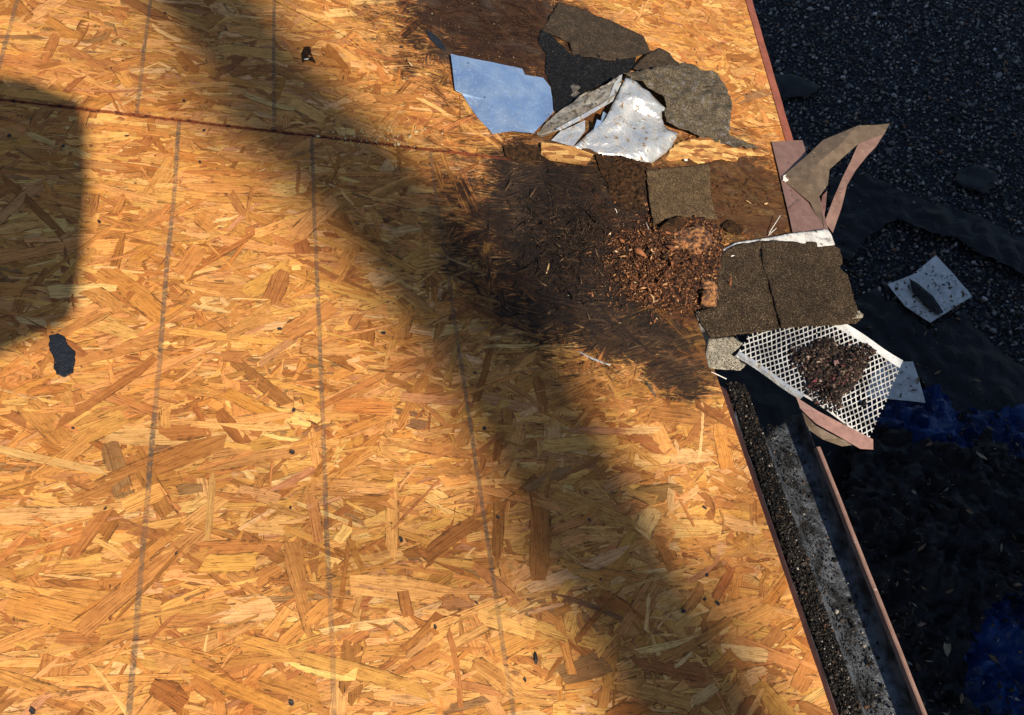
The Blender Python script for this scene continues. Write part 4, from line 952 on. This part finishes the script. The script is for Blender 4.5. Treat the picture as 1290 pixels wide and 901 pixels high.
M['roofing'] = granule('dark roof granules', [(0, (.03, .03, .03)), (.4, (.06, .055, .05)), (.8, (.1, .09, .08))], 60, .5)
M['glass'] = N('dark window glass').done((.02, .025, .03), .08, 0, None, .6)
for sgn in (-1, 1):
    bm = bmesh.new(); xm = (x0 + x1) / 2; xe = x0 - .3 if sgn < 0 else x1 + .3; ze = 5.2 - .3 * 6.0 / 6.3
    P4 = [(xm, 11.22), (xe, ze + .02), (xe, ze + .17), (xm, 11.37)]
    f = [[bm.verts.new((x, y, z)) for x, z in P4] for y in (y0 - .3, y1 + .25)]
    bm.faces.new(f[0]); bm.faces.new(f[1][::-1])
    for i in range(4): bm.faces.new((f[0][i], f[1][i], f[1][(i + 1) % 4], f[0][(i + 1) % 4]))
    bmesh.ops.recalc_face_normals(bm, faces=bm.faces[:]); nbp('roof', bm, M['roofing'])
for (wx, wz) in ((4, 1), (8.5, 1), (4, 3.6), (8.5, 3.6), (6.5, 6.6)):
    bm = bmesh.new(); box(bm, wx - .08, wx + 1.18, y1 + .002, y1 + .05, wz - .08, wz + 1.48); wf = nbp('window', bm, M['white_metal'])
    bm = bmesh.new(); box(bm, wx, wx + 1.1, y1 + .03, y1 + .055, wz, wz + .68); box(bm, wx, wx + 1.1, y1 + .03, y1 + .055, wz + .72, wz + 1.4); nbp('pane', bm, M['glass'], wf)
M['bark'] = simple('tree bark', (.09, .065, .045), (.05, .035, .025), 8, .9, 0, 1, 22, .02)
M['leafgreen'] = simple('tree leaves', (.05, .085, .025), (.035, .06, .018), 3, .7)
def tube(bm, path, radii, seg=12, cap=True):
    rings = []
    for i, p in enumerate(path):
        p = Vector(p); d = (Vector(path[min(i + 1, len(path) - 1)]) - Vector(path[max(i - 1, 0)])).normalized()
        s = d.orthogonal().normalized() if abs(d.z) < .99 else Vector((1, 0, 0)); s = (Vector((0, 0, 1)).cross(d)).normalized() if abs(d.z) < .99 else Vector((1, 0, 0)); t = d.cross(s)
        rings.append([bm.verts.new(p + (s * math.cos(j * 2 * math.pi / seg) + t * math.sin(j * 2 * math.pi / seg)) * radii[i] * (1 + .06 * math.sin(j * 3 + i))) for j in range(seg)])
    for i in range(len(rings) - 1):
        for j in range(seg): bm.faces.new((rings[i][j], rings[i][(j + 1) % seg], rings[i + 1][(j + 1) % seg], rings[i + 1][j]))
    if cap: bm.faces.new(rings[0][::-1]); bm.faces.new(rings[-1])
bc = ROOT @ R(520, 400); D = 14.0
TX, TY = bc.x + AZ[0] * D, bc.y + AZ[1] * D
tree = empty('tall_tree', (TX, TY, 0)); tag(tree, 'tall bare-trunked tree whose trunk shadow crosses the roof boards', 'tree')
bm = bmesh.new()
path = [(.1, 0, 0), (.08, 0, 4), (.03, 0, 8), (0, 0, 11), (.02, 0, 13), (.06, 0, 14.2), (.11, 0, 14.8), (.20, 0, 15.6), (.15, 0, 16.2), (.04, 0, 16.8), (-.02, 0, 17.5), (-.04, 0, 19), (0, 0, 22), (0, 0, 25)]
tube(bm, path, [.56, .5, .44, .36, .27, .215, .215, .25, .25, .235, .235, .24, .17, .05], 16)
bobj('trunk', bm, M['bark'], tree, True)
tips = []; LB = [(z, a, L, .05, 1.0) for (z, a, L) in ((15.3, .5, 1.3), (16.2, 2.6, 1.1), (14.4, .2, 1.6), (14.9, 3.4, .9))]
LB += [(19.8 + i * .42, i * 2.4, 2.6 - i * .13, .07, 1.6) for i in range(12)]
for z, a, L, r_, up_ in LB:
    q = [(0, 0, z), (L * .5 * math.cos(a), L * .5 * math.sin(a), z + up_ * .4), (L * math.cos(a), L * math.sin(a), z + up_)]
    bm = bmesh.new(); tube(bm, q, [r_, r_ * .65, .015], 6); bobj('limb', bm, M['bark'], tree, True)
    if z > 19: tips += [q[1], q[2]]
P_ = []
for tpt in tips + [(0, 0, 25)]:
    for _ in range(260): P_.append((tpt[0] + random.gauss(0, .5), tpt[1] + random.gauss(0, .5), max(19.6, tpt[2] + random.gauss(0, .4))))
o = chunks('crown', P_, .09, M['leafgreen'], (1, .5, .08), 'oct', .2, mat=Matrix.Translation((TX, TY, 0))); o.parent = tree; o.matrix_parent_inverse = Matrix.Translation((-TX, -TY, 0)); o['kind'] = 'stuff'
# added limb, unseen behind the camera; its shadow stands in for the photographer's
T_ = 3.4
def lift(x, y, t=T_): return ROOT @ (R(x, y) + SUN_R * t)
e0 = lift(92, 258); 
ctop = R(60, 95); cbot = R(60, 432)
far = ROOT @ (R(104, 262) + Vector((-1.6, -.05, 0)) + SUN_R * (T_ + .3))
big2 = empty('added_shadow_limb', (far.x - 1.2, far.y - 1.6, 0)); tag(big2, 'thick sawn-off tree limb reaching over the roof, its cut end throwing a blunt shadow', 'tree')
bm = bmesh.new(); o0 = Vector((far.x - 1.2, far.y - 1.6, 0))
tube(bm, [(0, 0, 0), (.05, 0, 2), (0, .1, 4), (.1, .3, 5.2)], [.42, .36, .32, .3], 16); bobj('trunk', bm, M['bark'], big2, True)
bm = bmesh.new(); pth = [Vector((.0, .1, 3.6)), (far - o0) + Vector((-.2, -.5, 0)), (far - o0), far.lerp(e0, .5) - o0, far.lerp(e0, .9) - o0, e0 - o0]
tube(bm, pth, [.38, .37, .37, .365, .36, .30], 20); lo = bobj('limb', bm, M['bark'], big2)
print('done')
